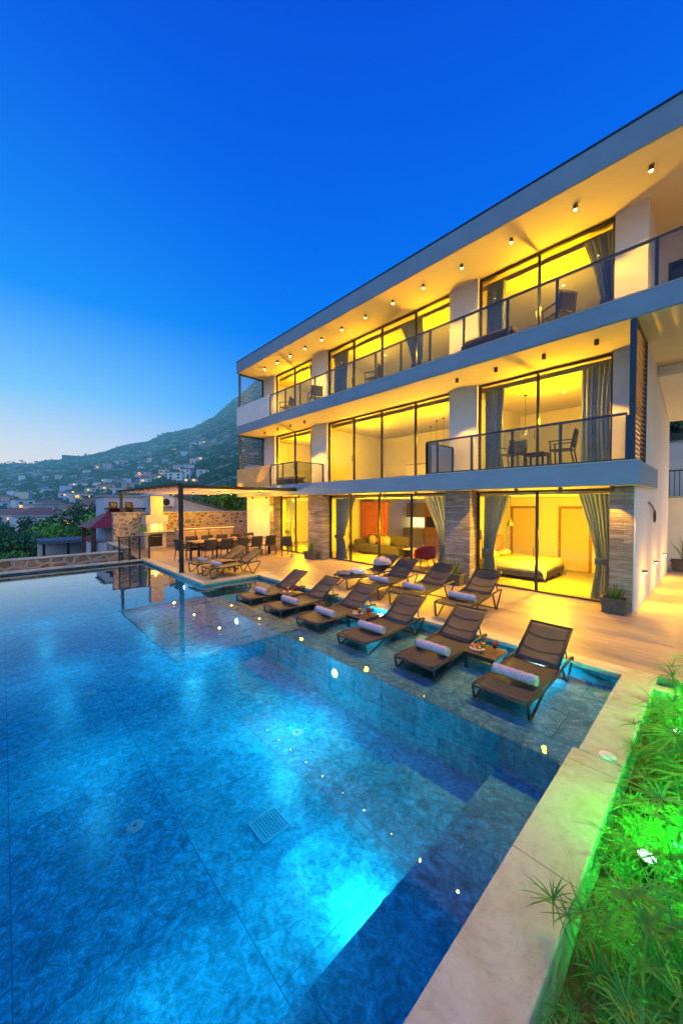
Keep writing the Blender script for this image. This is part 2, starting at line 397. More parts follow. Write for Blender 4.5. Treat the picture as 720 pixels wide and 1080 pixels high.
    MT['farleaf'] = far('far_foliage', lambda t: (ramp(t, noise_tex(t, coords(t), .08, 4), [(.3, (.025,.085,.045)), (.7, (.07,.17,.075))]), .9))
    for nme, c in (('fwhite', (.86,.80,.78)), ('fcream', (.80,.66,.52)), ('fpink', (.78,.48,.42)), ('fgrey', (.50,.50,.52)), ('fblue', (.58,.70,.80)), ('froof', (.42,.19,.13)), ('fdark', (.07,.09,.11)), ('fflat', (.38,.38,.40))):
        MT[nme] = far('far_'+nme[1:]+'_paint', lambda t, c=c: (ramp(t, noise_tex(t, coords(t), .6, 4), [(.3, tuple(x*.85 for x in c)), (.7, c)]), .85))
make_materials()
WARM = (1, .52, .003)
WARM2 = (1, .47, .02)
KR, KS = 1.5, 12.0
# ------------------------------------------------------------------ lights
def lamp(name, kind, loc, power, color, parent=None, size=.05, spot=80, blend=.4, aim=(0,0,-1)):
    d = bpy.data.lights.new(name, kind); d.energy = power; d.color = color
    if kind == 'AREA': d.shape = 'DISK'; d.size = size
    else: d.shadow_soft_size = size
    if kind == 'SPOT': d.spot_size = radians(spot); d.spot_blend = blend
    o = bpy.data.objects.new(name, d); COL.objects.link(o)
    o.location = loc
    o.rotation_euler = Vector(aim).to_track_quat('-Z', 'Y').to_euler()
    if parent:
        o.parent = parent; o.location = Vector(loc) - parent.location
    return o

# ------------------------------------------------------------------ pool, terrace (metres; terrace top z = 0, camera stands over the planting bed)
ZW = -.10                     # water line
XR = -.90                     # inner face of the right coping
XF = -16.4                    # far end of the pool
YL = -1.1                     # valley-side edge of the pool
def terrace():
    b = MB()
    b.box(-10.1, 7, 6.22, 12, -.055, 0)            # in front of the house
    b.box(-1.2, 7, 12.002, 18, -.055, 0)           # along the side wall
    b.box(-20.5, -10.4, 4.42, 12, -.055, 0)        # pergola platform
    b.box(-10.398, -10.102, 6.52, 12, -.055, 0)
    struct(b.build('terrace', MT['deck']))
    c = MB()
    c.box(-10.1, -.53, 5.90, 6.218, -.06, .004)    # light border along the house side of the pool
    c.box(-20.5, -10.1, 4.10, 4.418, -.06, .004)
    c.box(-10.398, -10.1, 4.42, 6.518, -.06, .004)
    c.box(-10.098, -10.0, 5.90, 6.218, -.061, .0035)
    struct(c.build('pool_border', MT['coping'], bevel=.008))
    w = MB()                                       # solid ground under terrace and walls of the basin
    w.box(-10.1, -.53, 5.93, 6.25, -1.4, -.062); w.box(-20.5, -10.13, 4.13, 4.45, -1.4, -.062); w.box(-10.45, -10.13, 4.452, 6.25, -1.4, -.062)
    w.box(XF-.3, XF, YL, 4.1, -1.4, -.062)
    w.box(XR, -.6, YL, 5.92, -1.4, -.062)
    struct(w.build('pool_wall', MT['tilewall']))
    g = MB(); g.box(-20.6, 8, 6.3, 40, -2.4, -.06); g.box(-20.6, -10.2, 4.46, 6.298, -2.4, -.06)
    struct(g.build('terrace_base', MT['grey']))
    # coping between pool and planting bed, wider in its near part
    c = MB(); c.box(-.91, -.535, YL, 3.80, -.05, .012); c.box(-.865, -.535, 3.803, 5.897, -.05, .012)
    struct(c.build('pool_coping', MT['coping'], bevel=.01))
    f = MB(); f.box(-.6, -.545, YL, 5.897, -.9, -.052)
    struct(f.build('bed_wall', MT['coping']))
    e = MB(); e.box(XF-.02, XF+.28, YL, 4.097, -.05, .006)
    struct(e.build('pool_end_coping', MT['coping'], bevel=.008))
    e = MB(); e.box(XF, XR-.012, YL-.25, YL, -.16, -.088); e.box(XF, XR, YL-.25, YL, -3, -.162)
    struct(e.build('infinity_edge', MT['tile']))
    # basin
    p = MB(); p.rect(XF, XR, YL, 4.13, -.95)
    struct(p.build('pool_floor', MT['tile']))
    s = MB(); s.box(-9.25, XR, 3.86, 5.93, -.96, -.23)
    struct(s.build('sun_shelf', MT['shelftile']))
    s = MB(); s.box(-9.25, XR-.002, 3.838, 3.857, -.96, -.235)
    struct(s.build('sun_shelf_riser', MT['tilewall']))
    s = MB(); s.box(-2.6, -1.6, YL, 3.835, -.959, -.86)
    struct(s.build('pool_step', MT['tile']))
    s = MB(); s.box(-1.6, XR, YL, 3.836, -.959, -.56)
    struct(s.build('pool_step', MT['steptile']))
    s = MB(); s.box(-10.12, -9.252, 3.86, 5.93, -.96, -.60)
    struct(s.build('entry_step', MT['shelftile']))
    w = MB(); w.rect(XF, XR-.001, YL, 4.10, ZW); w.rect(-10.1, XR-.001, 4.10, 5.93, ZW)
    struct(w.build('water', MT['water']))
terrace()

def pool_light(i, pos, nrm, label, power):
    t = thing('pool_light', label, 'pool light', pos, 0, 'underwater pool lamps')
    n = Vector(nrm); p = Vector(pos)
    b = MB(); b.cyl(p, p+n*.018, .085, .08, 20); b.build('bezel', MT['plastic'], t, world=True)
    b = MB(); b.cyl(p+n*.019, p+n*.03, .06, .055, 20); b.build('lens', MT['poolbulb'], t, world=True)
    lamp('lamp', 'AREA', p+n*.05, power*(.03 if i != 4 else .19), (.10,.72,1), t, .25, aim=n)
    lamp('halo', 'POINT', p+n*(1.9 if i >= 10 else 1.0 if i < 3 or i == 4 else .35)+Vector((0,0,.3 if i >= 10 else .2 if i < 3 or i == 4 else .01)), power*(.8 if i >= 10 else .5 if i < 3 else .12 if i == 4 else .6), (.04,.56,.95), t, .015)  # unseen fill light set off the lens to even out the pool glow
pool_light(0, (-4.2,3.838,-.45), (0,-1,0), 'glowing round lamp in the sun shelf riser, the one nearest the camera', 95)
pool_light(1, (-7.5,3.838,-.40), (0,-1,0), 'glowing round lamp in the sun shelf riser near the pergola, under the first two loungers', 75)
pool_light(2, (-11.54,4.128,-.36), (0,-1,0), 'small glowing lamp in the pool wall under the pergola post', 50)
pool_light(3, (-5.0,5.928,-.17), (0,-1,0), 'glowing lamp in the shallow wall behind the wet loungers', 55)
pool_light(4, (-1.602,1.95,-.66), (-1,0,0), 'pool lamp in the lower step that lights the near pool floor', 60)
pool_light(5, (-1.8,5.928,-.18), (0,-1,0), 'lamp in the shallow wall behind the lounger nearest the planting bed', 45)
for i_, x_ in enumerate((-2.2, -5.2, -8.6, -12.4)):  # added lamps outside the frame, put in to brighten the pool
    pool_light(10+i_, (x_,YL+.002,-.5), (0,1,0), f'lamp in the valley side wall of the pool, {ordinal(i_)} from the planting bed', 20)
for i, (x, y, z, lab) in enumerate(((-3.95,.91,-.95,'round white drain cap on the pool floor beside the dark left part of the picture'), (-7.3,1.05,-.95,'round drain cap on the pool floor farther off toward the open water'), (-4.03,2.95,-.95,'round drain cap on the pool floor in front of the lit shelf riser'))):
    t = thing('floor_drain', lab, 'drain', (x, y, z), 0, 'drain caps on the pool floor')
    b = MB(); b.lathe([(.0001,.012),(.05,.012),(.075,.008),(.08,.001)], (0,0,0), 20); b.build('cap', MT['plastic'], t, smooth=True)
    b = MB(); b.lathe([(.0001,.016),(.018,.016),(.02,.012)], (0,0,0), 10); b.build('plug', MT['grey'], t)
t = thing('drain_grate', 'square slotted drain grate set in the pool floor', 'grate', (-3.04,1.88,-.949))
b = MB()
for k in range(9): b.box(-.13, .13, -.12+k*.029, -.105+k*.029, 0, .014)
b.build('slats', MT['grate'], t)
b = MB(); b.box(-.15,.15,-.15,-.13,0,.016); b.box(-.15,.15,.141,.16,0,.016); b.box(-.15,-.131,-.13,.141,0,.016); b.box(.131,.15,-.13,.141,0,.016); b.build('frame', MT['grate'], t)
for i, (x, y, z, lab) in enumerate(((-.66,3.88,.013,'white skimmer disc set in the stone coping beside the planting bed'), (-1.05,5.6,-.228,'white inlet disc on the floor of the sun shelf in the corner by the coping'))):
    t = MB(); t.lathe([(.0001,.01),(.05,.01),(.062,.005),(.065,0)], (0,0,0), 20)
    o = t.build('inlet_disc', MT['plastic'], smooth=True); o.location = (x, y, z); tag(o, lab, 'inlet disc', 'white discs by the pool')

# ------------------------------------------------------------------ villa
F0, S1B, F1, S2B, F2, RB, RT = 0.0, 2.635, 3.111, 5.88, 6.32, 9.06, 9.63
XL, XE = -17.4, -1.2           # left end and side wall
YF, YW, YG, YC = 8.95, 10.5, 9.8, 9.42   # slab front, upper facade, ground glazing, ground columns
V = thing('villa', 'three storey modern white villa with grey slab edges and brightly lit glazed rooms', 'house', (-9.3, 11, 0))
def vp(b, name, m, parent=V, **k): return b.build(name, MT[m], parent, world=True, **k)
def slabs():
    b = MB(); b.box(XL-.05, 4, YF, 16, RB+.012, RT); vp(b, 'roof_slab', 'grey', bevel=.012)
    b = MB(); b.box(XL-.03, 3.98, YF+.03, 15.9, RB, RB+.011); vp(b, 'ceiling', 'soffit')
    b = MB(); b.box(XL-.05, 4, YF, 16, S2B+.012, F2); vp(b, 'floor_slab', 'grey', bevel=.012)
    b = MB(); b.box(XL-.03, 3.98, YF+.03, 15.9, S2B, S2B+.011); vp(b, 'ceiling', 'soffit')
    b = MB(); b.box(XL-.05, -1.095, YF, 11.85, S1B+.012, F1); b.box(XL-.05, XE-.02, 11.852, 16, S1B+.013, F1-.002); vp(b, 'floor_slab', 'grey', bevel=.012)
    b = MB(); b.box(XL-.03, -1.11, YF+.03, 11.84, S1B, S1B+.011); b.box(XL-.03, XE-.03, 11.85, 15.9, S1B+.001, S1B+.011); vp(b, 'ceiling', 'soffit')
    b = MB(); b.box(XL-.055, 4.0, YF-.02, 16, RT+.001, RT+.03); vp(b, 'roof_edge', 'rail')
    # thin metal drip edges on the slabs
    b = MB(); b.box(XL-.05, 4.0, YF-.006, YF+.05, F2+.001, F2+.022); b.box(-5.94, -1.09, YF-.006, YF+.05, F1+.001, F1+.02); vp(b, 'slab_trim', 'cream')
    # floors
    b = MB(); b.box(XL+.1, XE-.1, YG-.05, 18, .001, .02); vp(b, 'floor', 'floor')
    b = MB(); b.rect(XL, XE-.05, YW+.1, 15.9, F1+.006); b.rect(XL, 3.9, YW+.1, 15.9, F2+.006); vp(b, 'floor', 'floor'); b = MB(); b.rect(XL, 3.9, YF+.06, YW+.1, F2+.005); b.rect(XL, -1.2, YF+.06, YW+.1, F1+.004); vp(b, 'balcony_floor', 'balcony')
slabs()
def walls():
    # ground-floor columns with streaky stone cladding
    for x0, x1 in ((-15.05,-14.70), (-12.05,-11.1), (-5.55,-4.78), (-1.63,-1.235)):
        b = MB(); b.box(x0, x1, YC, YG+.12, 0, S1B-.002); vp(b, 'column', 'clad')
    b = MB(); b.box(XL, -15.055, YC+.08, YG+.1, 0, S1B-.002); vp(b, 'wall', 'white')
    # upper walls between the windows
    for z0, z1 in ((F1, S2B-.002), (F2, RB-.002)):
        for x0, x1 in ((XL,-16.25), (-13.13,-12.08), (-6.07,-5.13), (-1.80,XE)):
            b = MB(); b.box(x0, x1, YW, YW+.3, z0+.008, z1); vp(b, 'wall', 'white')
    # side wall, right end
    b = MB(); b.box(XE-.25, XE, YG-.2, 15.9, 0, S1B-.003); b.box(-1.233, XE-.002, YC+.012, YG-.202, 0, S1B-.003); vp(b, 'side_wall', 'white')
    b = MB(); b.box(XE-.25, XE, YW+.302, 15.9, F1, S2B-.003); b.box(XE-.25, XE+.001, 15.2, 15.89, S1B, F1); b.box(XE-.25, XE, 11.86, 15.2, S1B, F1); vp(b, 'side_wall', 'white')
    b = MB(); b.box(XE-.25, XE, YW+.302, 12.6, F2+.01, RB-.003); vp(b, 'side_wall', 'white')
    b = MB(); b.box(XL, XL+.25, YW+.302, 15.9, F1, S2B-.003); b.box(XL, XL+.25, YW+.302, 15.9, F2, RB-.003); b.box(XL, XL+.25, YG+.102, 15.9, .0, S1B-.003); vp(b, 'side_wall', 'white')
    # recessed part of the top floor to the right with its dark shutter
    b = MB(); b.box(XE, -.98, 12.3, 12.6, F2+.01, RB-.003); b.box(-.98, 4, 12.3, 12.6, 8.30, RB-.003); b.box(2.2, 4, 12.3, 12.6, F2+.01, 8.3); vp(b, 'wall', 'white')
    s = MB()
    for k in range(26): s.box(-.95, 2.17, 12.34, 12.38, F2+.03+k*.074, F2+.09+k*.074)
    vp(s, 'shutter', 'rail')
    s = MB(); s.box(-1.0, 2.22, 12.27, 12.31, 8.22, 8.32); s.box(-1.0, -.94, 12.27, 12.31, F2+.01, 8.219); vp(s, 'shutter_frame', 'dark')
    # sloping underside of the stair flight behind
    b = MB(); b.add([(-1.19,12.6,5.87),(-.55,12.6,5.87),(-.55,15.6,5.2),(-1.19,15.6,5.2),(-1.19,12.6,5.6),(-.55,12.6,5.6),(-.55,15.6,4.9),(-1.19,15.6,4.9)],
          [(0,1,2,3),(7,6,5,4),(0,4,5,1),(1,5,6,2),(2,6,7,3),(3,7,4,0)]); vp(b, 'stair_flight', 'white')
    b = MB(); b.box(-1.19,-.55,15.61,15.9,5.0,7.3); vp(b, 'wall', 'white')
    # room partitions and back walls
    for z0, z1, yb in ((0.02, S1B, 13.9), (F1+.01, S2B, 15.0), (F2+.01, RB, 14.6)):
        for x in (-12.58, -5.6):
            y0 = YG+.13 if z0 < 1 else YW+.31
            b = MB(); b.box(x-.06, x+.06, y0, yb+(3.9 if z0 < 1 else 0), z0, z1-.002); vp(b, 'partition', 'room')
        b = MB()
        if z0 < 1: b.box(-5.53, XE-.26, yb, yb+.1, z0, z1-.003); b.box(XL+.26, -5.67, 17.4, 17.5, z0, z1-.003)
        else: b.box(XL+.26, XE-.26, yb, yb+.1, z0, z1-.003)
        vp(b, 'back_wall', 'room')
        # lowered ceiling strip (bulkhead) just inside the glass
        y0 = YG+.5 if z0 < 1 else YW+.55
        b = MB(); b.box(XL+.26, -12.65, y0, yb-.01, z1-.13, z1-.004); b.box(-12.51, -5.67, y0, yb-.01, z1-.13, z1-.004); b.box(-5.53, XE-.26, y0, yb-.01, z1-.13, z1-.004); vp(b, 'bulkhead', 'room')
walls()
def window(x0, x1, z0, z1, y, mull, sliding=True):
    w = .045
    f = MB(); f.box(x0, x1, y, y+.09, z1-w, z1); f.box(x0, x1, y, y+.09, z0, z0+w*.9); f.box(x0, x0+w, y+.001, y+.089, z0+.001, z1-.001); f.box(x1-w, x1, y+.001, y+.089, z0+.001, z1-.001)
    o = vp(f, 'window', 'dark', bevel=.004)
    xs = [x0+w*.5] + list(mull) + [x1-w*.5]
    for m in mull:
        b = MB(); b.box(m-.028, m+.028, y+.004, y+.085, z0+w*.9, z1-w); vp(b, 'mullion', 'dark', o, bevel=.004)
    for k, (a, c) in enumerate(zip(xs, xs[1:])):
        yy = y+.035+.02*(k % 2)
        b = MB(); b.quad((a, yy, z0+.04), (c, yy, z0+.04), (c, yy, z1-.04), (a, yy, z1-.04)); vp(b, 'pane', 'glass', o)
    if sliding:
        for m in mull[:1]:
            b = MB(); b.box(m-.062, m-.05, y-.03, y-.004, z0+.9, z0+1.15); vp(b, 'handle', 'dark', o)
for x0, x1, mull in ((-14.68,-12.07,(-13.5,)), (-11.08,-5.57,(-9.89,-8.44,-7.04)), (-4.76,-1.65,(-3.2,))):
    window(x0, x1, .022, S1B-.03, YG, mull)
for z0, z1 in ((F1+.012, S2B-.02), (F2+.012, RB-.02)):
    window(-16.24, -13.14, z0, z1, YW+.1, (-14.63,))
    window(-12.07, -6.08, z0, z1, YW+.1, (-10.5,-9.0,-7.45))
    window(-5.12, -1.81, z0, z1, YW+.1, (-3.47,))

def railing(name, label, pts, zf, posts, solid_to=None):
    """glass balustrade along a polyline on the slab: handrail, clear panels, flat posts"""
    r = thing('balcony_railing', label, 'railing', (*pts[0], zf), 0, 'glass balcony railings')
    zt = zf + .94
    h = MB(); g = MB(); lo = MB()
    for a, c in zip(pts, pts[1:]):
        h.bar((*a, zt), (*c, zt), .045, .05); lo.bar((*a, zf+.03), (*c, zf+.03), .03, .05)
    h.build('handrail', MT['rail'], r, world=True, bevel=.004); lo.build('bottom_rail', MT['rail'], r, world=True)
    for a, c in zip(pts, pts[1:]):
        A = Vector((*a, 0)); C = Vector((*c, 0)); Ln = (C-A).length; d = (C-A)/Ln
        ps = [0] + sorted(p for p in posts if .2 < p < Ln-.2) + [Ln] if abs(d.x) > .5 else [0, Ln]
        for p0, p1 in zip(ps, ps[1:]):
            q0 = A+d*(p0+.03); q1 = A+d*(p1-.03)
            g = MB(); g.quad((q0.x,q0.y,zf+.06), (q1.x,q1.y,zf+.06), (q1.x,q1.y,zt-.03), (q0.x,q0.y,zt-.03)); g.build('glass_panel', MT['railglass'], r, world=True)
        for p in ps:
            q = A+d*p; b = MB(); b.box(q.x-.028, q.x+.028, q.y-.022, q.y+.022, zf+.012, zt-.026); b.build('post', MT['rail'], r, world=True, bevel=.003)
    return r
YR = YF+.06
railing('r', 'long glass railing running along the whole top floor balcony', [(-14.3,YR),(3.9,YR)], F2, [14.3+x for x in (-13.07,-12.02,-11.06,-8.92,-7.89,-6.86,-5.82,-4.78,-3.64,-2.57,-.9,.5,2)])
railing('r', 'glass railing of the right middle floor balcony with two dark armchairs behind it', [(-5.92,10.48),(-5.92,YR),(-1.3,YR)], F1, [.36,1.38,2.42,3.45,4.46])
railing('r', 'short glass railing of the left middle floor balcony above the pergola', [(-14.3,YR),(-12.3,YR),(-12.3,10.48)], F1, [1.0])
# solid white parapets at the left end; middle floor front has warm glow painted in
for z in (F1, F2):
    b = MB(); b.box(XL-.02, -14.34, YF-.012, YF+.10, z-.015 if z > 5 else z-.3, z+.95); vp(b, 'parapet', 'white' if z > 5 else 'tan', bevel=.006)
    b = MB(); b.box(XL-.02, XL+.1, YF+.102, YW-.002, z+.004, z+.95); vp(b, 'parapet', 'white')
def screen(label, x, y0, y1, z0, z1, n):
    r = thing('louver_screen', label, 'screen', (x, y0, z0), 0, 'louvered sun screens')
    f = MB(); f.box(x-.05, x+.05, y0, y0+.09, z0, z1); f.box(x-.05, x+.05, y1-.07, y1, z0, z1); f.box(x-.045, x+.045, y0+.09, y1-.07, z1-.06, z1); f.box(x-.045, x+.045, y0+.09, y1-.07, z0, z0+.05)
    f.build('frame', MT['rail'], r, world=True, bevel=.004)
    s = MB()
    for k in range(n):
        z = z0+.09+k*(z1-z0-.18)/(n-1)
        s.add([(x-.035,y0+.09,z+.018),(x+.035,y0+.09,z-.018),(x+.035,y1-.07,z-.018),(x-.035,y1-.07,z+.018),(x-.04,y0+.09,z+.008),(x+.03,y0+.09,z-.028),(x+.03,y1-.07,z-.028),(x-.04,y1-.07,z+.008)],
              [(0,1,2,3),(7,6,5,4),(0,4,5,1),(1,5,6,2),(2,6,7,3),(3,7,4,0)])
    s.build('slats', MT['slat'], r, world=True)
screen('louvered screen closing the left end of the top floor balcony, sky showing through its slats', XL+.03, YF+.1, YW-.004, F2+.96, RB-.003, 15)
screen('louvered screen closing the left end of the middle floor balcony above the pergola', XL+.03, YF+.1, YW-.004, F1+.96, S2B-.003, 14)
screen('tall narrow louvered screen at the right end of the middle floor balcony', -1.225, YF+.03, YW-.004, F1+.006, S2B-.003, 26)
# ------------------------------------------------------------------ soffit lamps
def soffit(x, y, z, hot, label, power, n=[0]):
    t = thing('soffit_spotlight', label, 'spotlight', (x, y, z), 0, 'soffit spotlights')
    r = .045
    b = MB(); b.lathe([(r,0),(r,-.11),(r-.008,-.11),(r-.008,-.03 if not hot else -.10),(.0001,-.03 if not hot else -.10)], (0,0,0), 14); b.build('housing', MT['brown'], t)
    b = MB(); b.lathe([(.0001,-.121 if hot else -.036),(.022,-.119 if hot else -.036),(.034,-.104 if hot else -.034),(.034,-.101 if hot else -.031)], (0,0,0), 12); b.build('bulb', MT['bulbhot' if hot else 'bulbmid'], t)
    d = lamp('beam', 'SPOT', (x, y, z-.14), power*(KS*.8 if hot else KS if z > 3 else 3.5), WARM2, t, .012, 106 if hot else 82, .3)
T3 = [-15.65,-14.55,-13.5,-12.4,-11.3,-10.1,-8.88,-7.63,-6.44,-5.16,-3.79,-2.38,-1.07,.4,2.0]
for i, x in enumerate(T3):
    soffit(x, 9.56, RB, True, ('unlit-looking' if False else 'lit') + f' ceiling spotlight under the roof overhang, {ordinal(i)} from the left end of the row', 42)
T1 = [-15.7,-14.55,-13.5,-12.45,-5.28,-4.16,-3.0,-1.94]
for i, x in enumerate(T1):
    side = 'left' if i < 4 else 'right'
    soffit(x, 9.56, S2B, False, f'brown ceiling spotlight over the {side} middle floor balcony, {ordinal(i % 4)} from its left end', 42)
T0 = [-16.2,-14.9,-13.6,-12.3,-10.6,-9.2,-7.8,-6.4,-4.55,-3.45,-2.5,-1.55]
for i, x in enumerate(T0):
    soffit(x, 9.15, S1B, False, f'brown ceiling spotlight above the terrace windows, {ordinal(i)} from the left end', 34)
# room lamps (recessed ceiling fittings inside the rooms)
def roomlight(x, y, z, p, label, size=.07):
    t = thing('ceiling_downlight', label, 'downlight', (x, y, z), 0, 'room ceiling downlights')
    b = MB(); b.lathe([(.07,0),(.07,-.012),(.05,-.014)], (0,0,0), 16); b.build('trim', MT['plastic'], t)
    b = MB(); b.lathe([(.0001,-.018),(.05,-.015)], (0,0,0), 16); b.build('lens', MT['bulb'], t)
    lamp('glow', 'POINT', (x, 11.3 if z > 3 else 10.95, z-1.1), p*KR*(2.9 if z < 3 else 1.45 if z < 6 else 1.15), WARM, t, size)  # unseen fill light below the fitting, set near the glass to brighten the soffit
RL = [('ground floor bedroom',-3.2,11.9,S1B-.13,150), ('living room',-9.9,12.2,S1B-.13,125), ('living room',-7.2,13.2,S1B-.13,115), ('left ground floor room',-14.6,12.2,S1B-.13,150),
      ('right middle floor room',-3.4,12.7,S2B-.13,190), ('wide middle floor room',-10.4,12.7,S2B-.13,130), ('wide middle floor room',-7.4,12.9,S2B-.13,130), ('left middle floor room',-15.0,12.7,S2B-.13,150),
      ('right top floor room',-3.4,12.5,RB-.13,190), ('wide top floor room',-10.4,12.5,RB-.13,170), ('wide top floor room',-7.2,12.5,RB-.13,150), ('left top floor room',-15.0,12.5,RB-.13,170)]
seen = {}
for nme, x, y, z, p in RL:
    k = seen[nme] = seen.get(nme, 0) + 1
    roomlight(x, y, z, p, f'round ceiling downlight in the {nme}' + (', the one on the right' if k > 1 else (', the one on the left' if sum(r[0] == nme for r in RL) > 1 else '')))
# wall sconces along the side path
for i, (y, lab) in enumerate(((10.5,'wall sconce throwing light down the side wall, the one beside the corner pot'), (12.5,'wall sconce throwing light down the side wall, between two other sconces'), (14.6,'wall sconce throwing light down the side wall, farthest along the path'))):
    t = thing('wall_sconce', lab, 'sconce', (XE, y, .72), 0, 'side wall sconces')
    b = MB(); b.box(0, .09, -.09, .09, 0, .035); b.box(0, .012, -.09, .09, -.06, -.001); b.build('housing', MT['brown'], t, bevel=.004)
    b = MB(); b.box(.02, .075, -.06, .06, -.012, -.002); b.build('lens', MT['bulbhot'], t)
    lamp('beam', 'SPOT', (XE+.06, y, .68), 110, WARM2, t, .012, 130, .6, aim=(.12,0,-1))
    lamp('spill', 'POINT', (XE+.5, y, .62), 25, WARM2, t, .015)  # added unseen fill beside each sconce, brightening the side wall
t = MB(); t.tube([(-1.185,11.2,2.3),(-1.15,11.6,2.18),(-1.14,11.9,2.05)]+[(-1.14,11.85+.14*cos(a),1.95+.14*sin(a)) for a in [pi/2-k*pi/8 for k in range(17)]], .018, 6)
tag(t.build('hose_loop', MT['brown']), 'loop of brown hose hanging on the white side wall under the slab end', 'hose')

# ------------------------------------------------------------------ curtains
def curtain(label, x0, x1, y, z0, z1, tie=None, folds=9, lean=0, seed=0):
    """hanging pleated cloth; tie = side (+1 right, -1 left) the cloth is drawn to by a band"""
    t = thing('curtain', label, 'curtain', ((x0+x1)/2, y, z0), 0, 'grey curtains')
    rnd = random.Random(seed); ph = [rnd.uniform(0, 6) for _ in range(4)]
    zt = .36
    def width(v):                                  # v: 0 floor, 1 top -> (fraction wide)
        if tie is None: return 1 - .25*sin(pi*v)*.4
        if v < zt: return .42 + .16*(1 - v/zt)
        u = (v-zt)/(1-zt); return .42 + .58*u**1.25
    def f(u, v):
        w = width(v); k = u
        x = x0 + (x1-x0)*(k*w if tie != 1 else 1-(1-k)*w)
        amp = .045*(.75 + .25*sin(v*5+ph[0]))
        yy = y + amp*sin(2*pi*folds*(u + .02*sin(6*u+ph[1])) + .5*sin(3*v+ph[2])) + .02*sin(11*u+ph[3])
        return (x, yy, z0 + (z1-z0)*v)
    b = MB(); b.grid(f, folds*8, 18); b.build('cloth', MT['curtain'], t, smooth=True, world=True)
    if tie is not None:
        w = (x1-x0)*.44; a = x0-.02 if tie != 1 else x1-w-.0
        b = MB(); b.box(a, a+w+.02, y-.085, y-.075, z0+(z1-z0)*zt-.07, z0+(z1-z0)*zt+.07); b.build('tie_band', MT['cushion'], t, world=True)
YI = YG+.30
curtain('grey curtain tied back at the left side of the ground floor bedroom window', -4.70, -3.98, YI, .03, S1B-.14, -1, 8, seed=1)
curtain('grey curtain tied back at the right side of the ground floor bedroom window', -2.38, -1.72, YI, .03, S1B-.14, 1, 8, seed=2)
curtain('grey curtain tied back at the left side of the living room window', -11.0, -9.85, YI, .03, S1B-.14, -1, 9, seed=3)
curtain('grey curtain tied back at the right side of the living room window', -6.75, -5.66, YI, .03, S1B-.14, 1, 9, seed=4)
curtain('curtain tied back at the left side of the ground floor window beside the dining table', -14.6, -13.75, YI, .03, S1B-.14, -1, 7, seed=5)
curtain('curtain tied back at the right side of the ground floor window beside the dining table', -12.85, -12.14, YI, .03, S1B-.14, 1, 7, seed=6)
YU = YW+.42
for z0, z1, nme in ((F1+.02, S2B-.14, 'middle'), (F2+.02, RB-.14, 'top')):
    curtain(f'grey curtain at the left edge of the right {nme} floor window', -5.06, -4.48, YU, z0, z1, None, 6, seed=int(z0*10))
    curtain(f'grey curtain at the right edge of the right {nme} floor window', -2.52, -1.86, YU, z0, z1, 1 if nme == 'top' else None, 7, seed=int(z0*11))
    curtain(f'curtain at the right edge of the left {nme} floor window', -13.75, -13.2, YU, z0, z1, None, 6, seed=int(z0*12))
curtain('grey curtain at the left edge of the wide top floor window', -12.0, -11.1, YU, F2+.02, RB-.14, None, 8, seed=21)
curtain('grey curtain hanging in front of the third mullion of the wide top floor window', -8.35, -7.35, YU, F2+.02, RB-.14, 1, 8, seed=22)

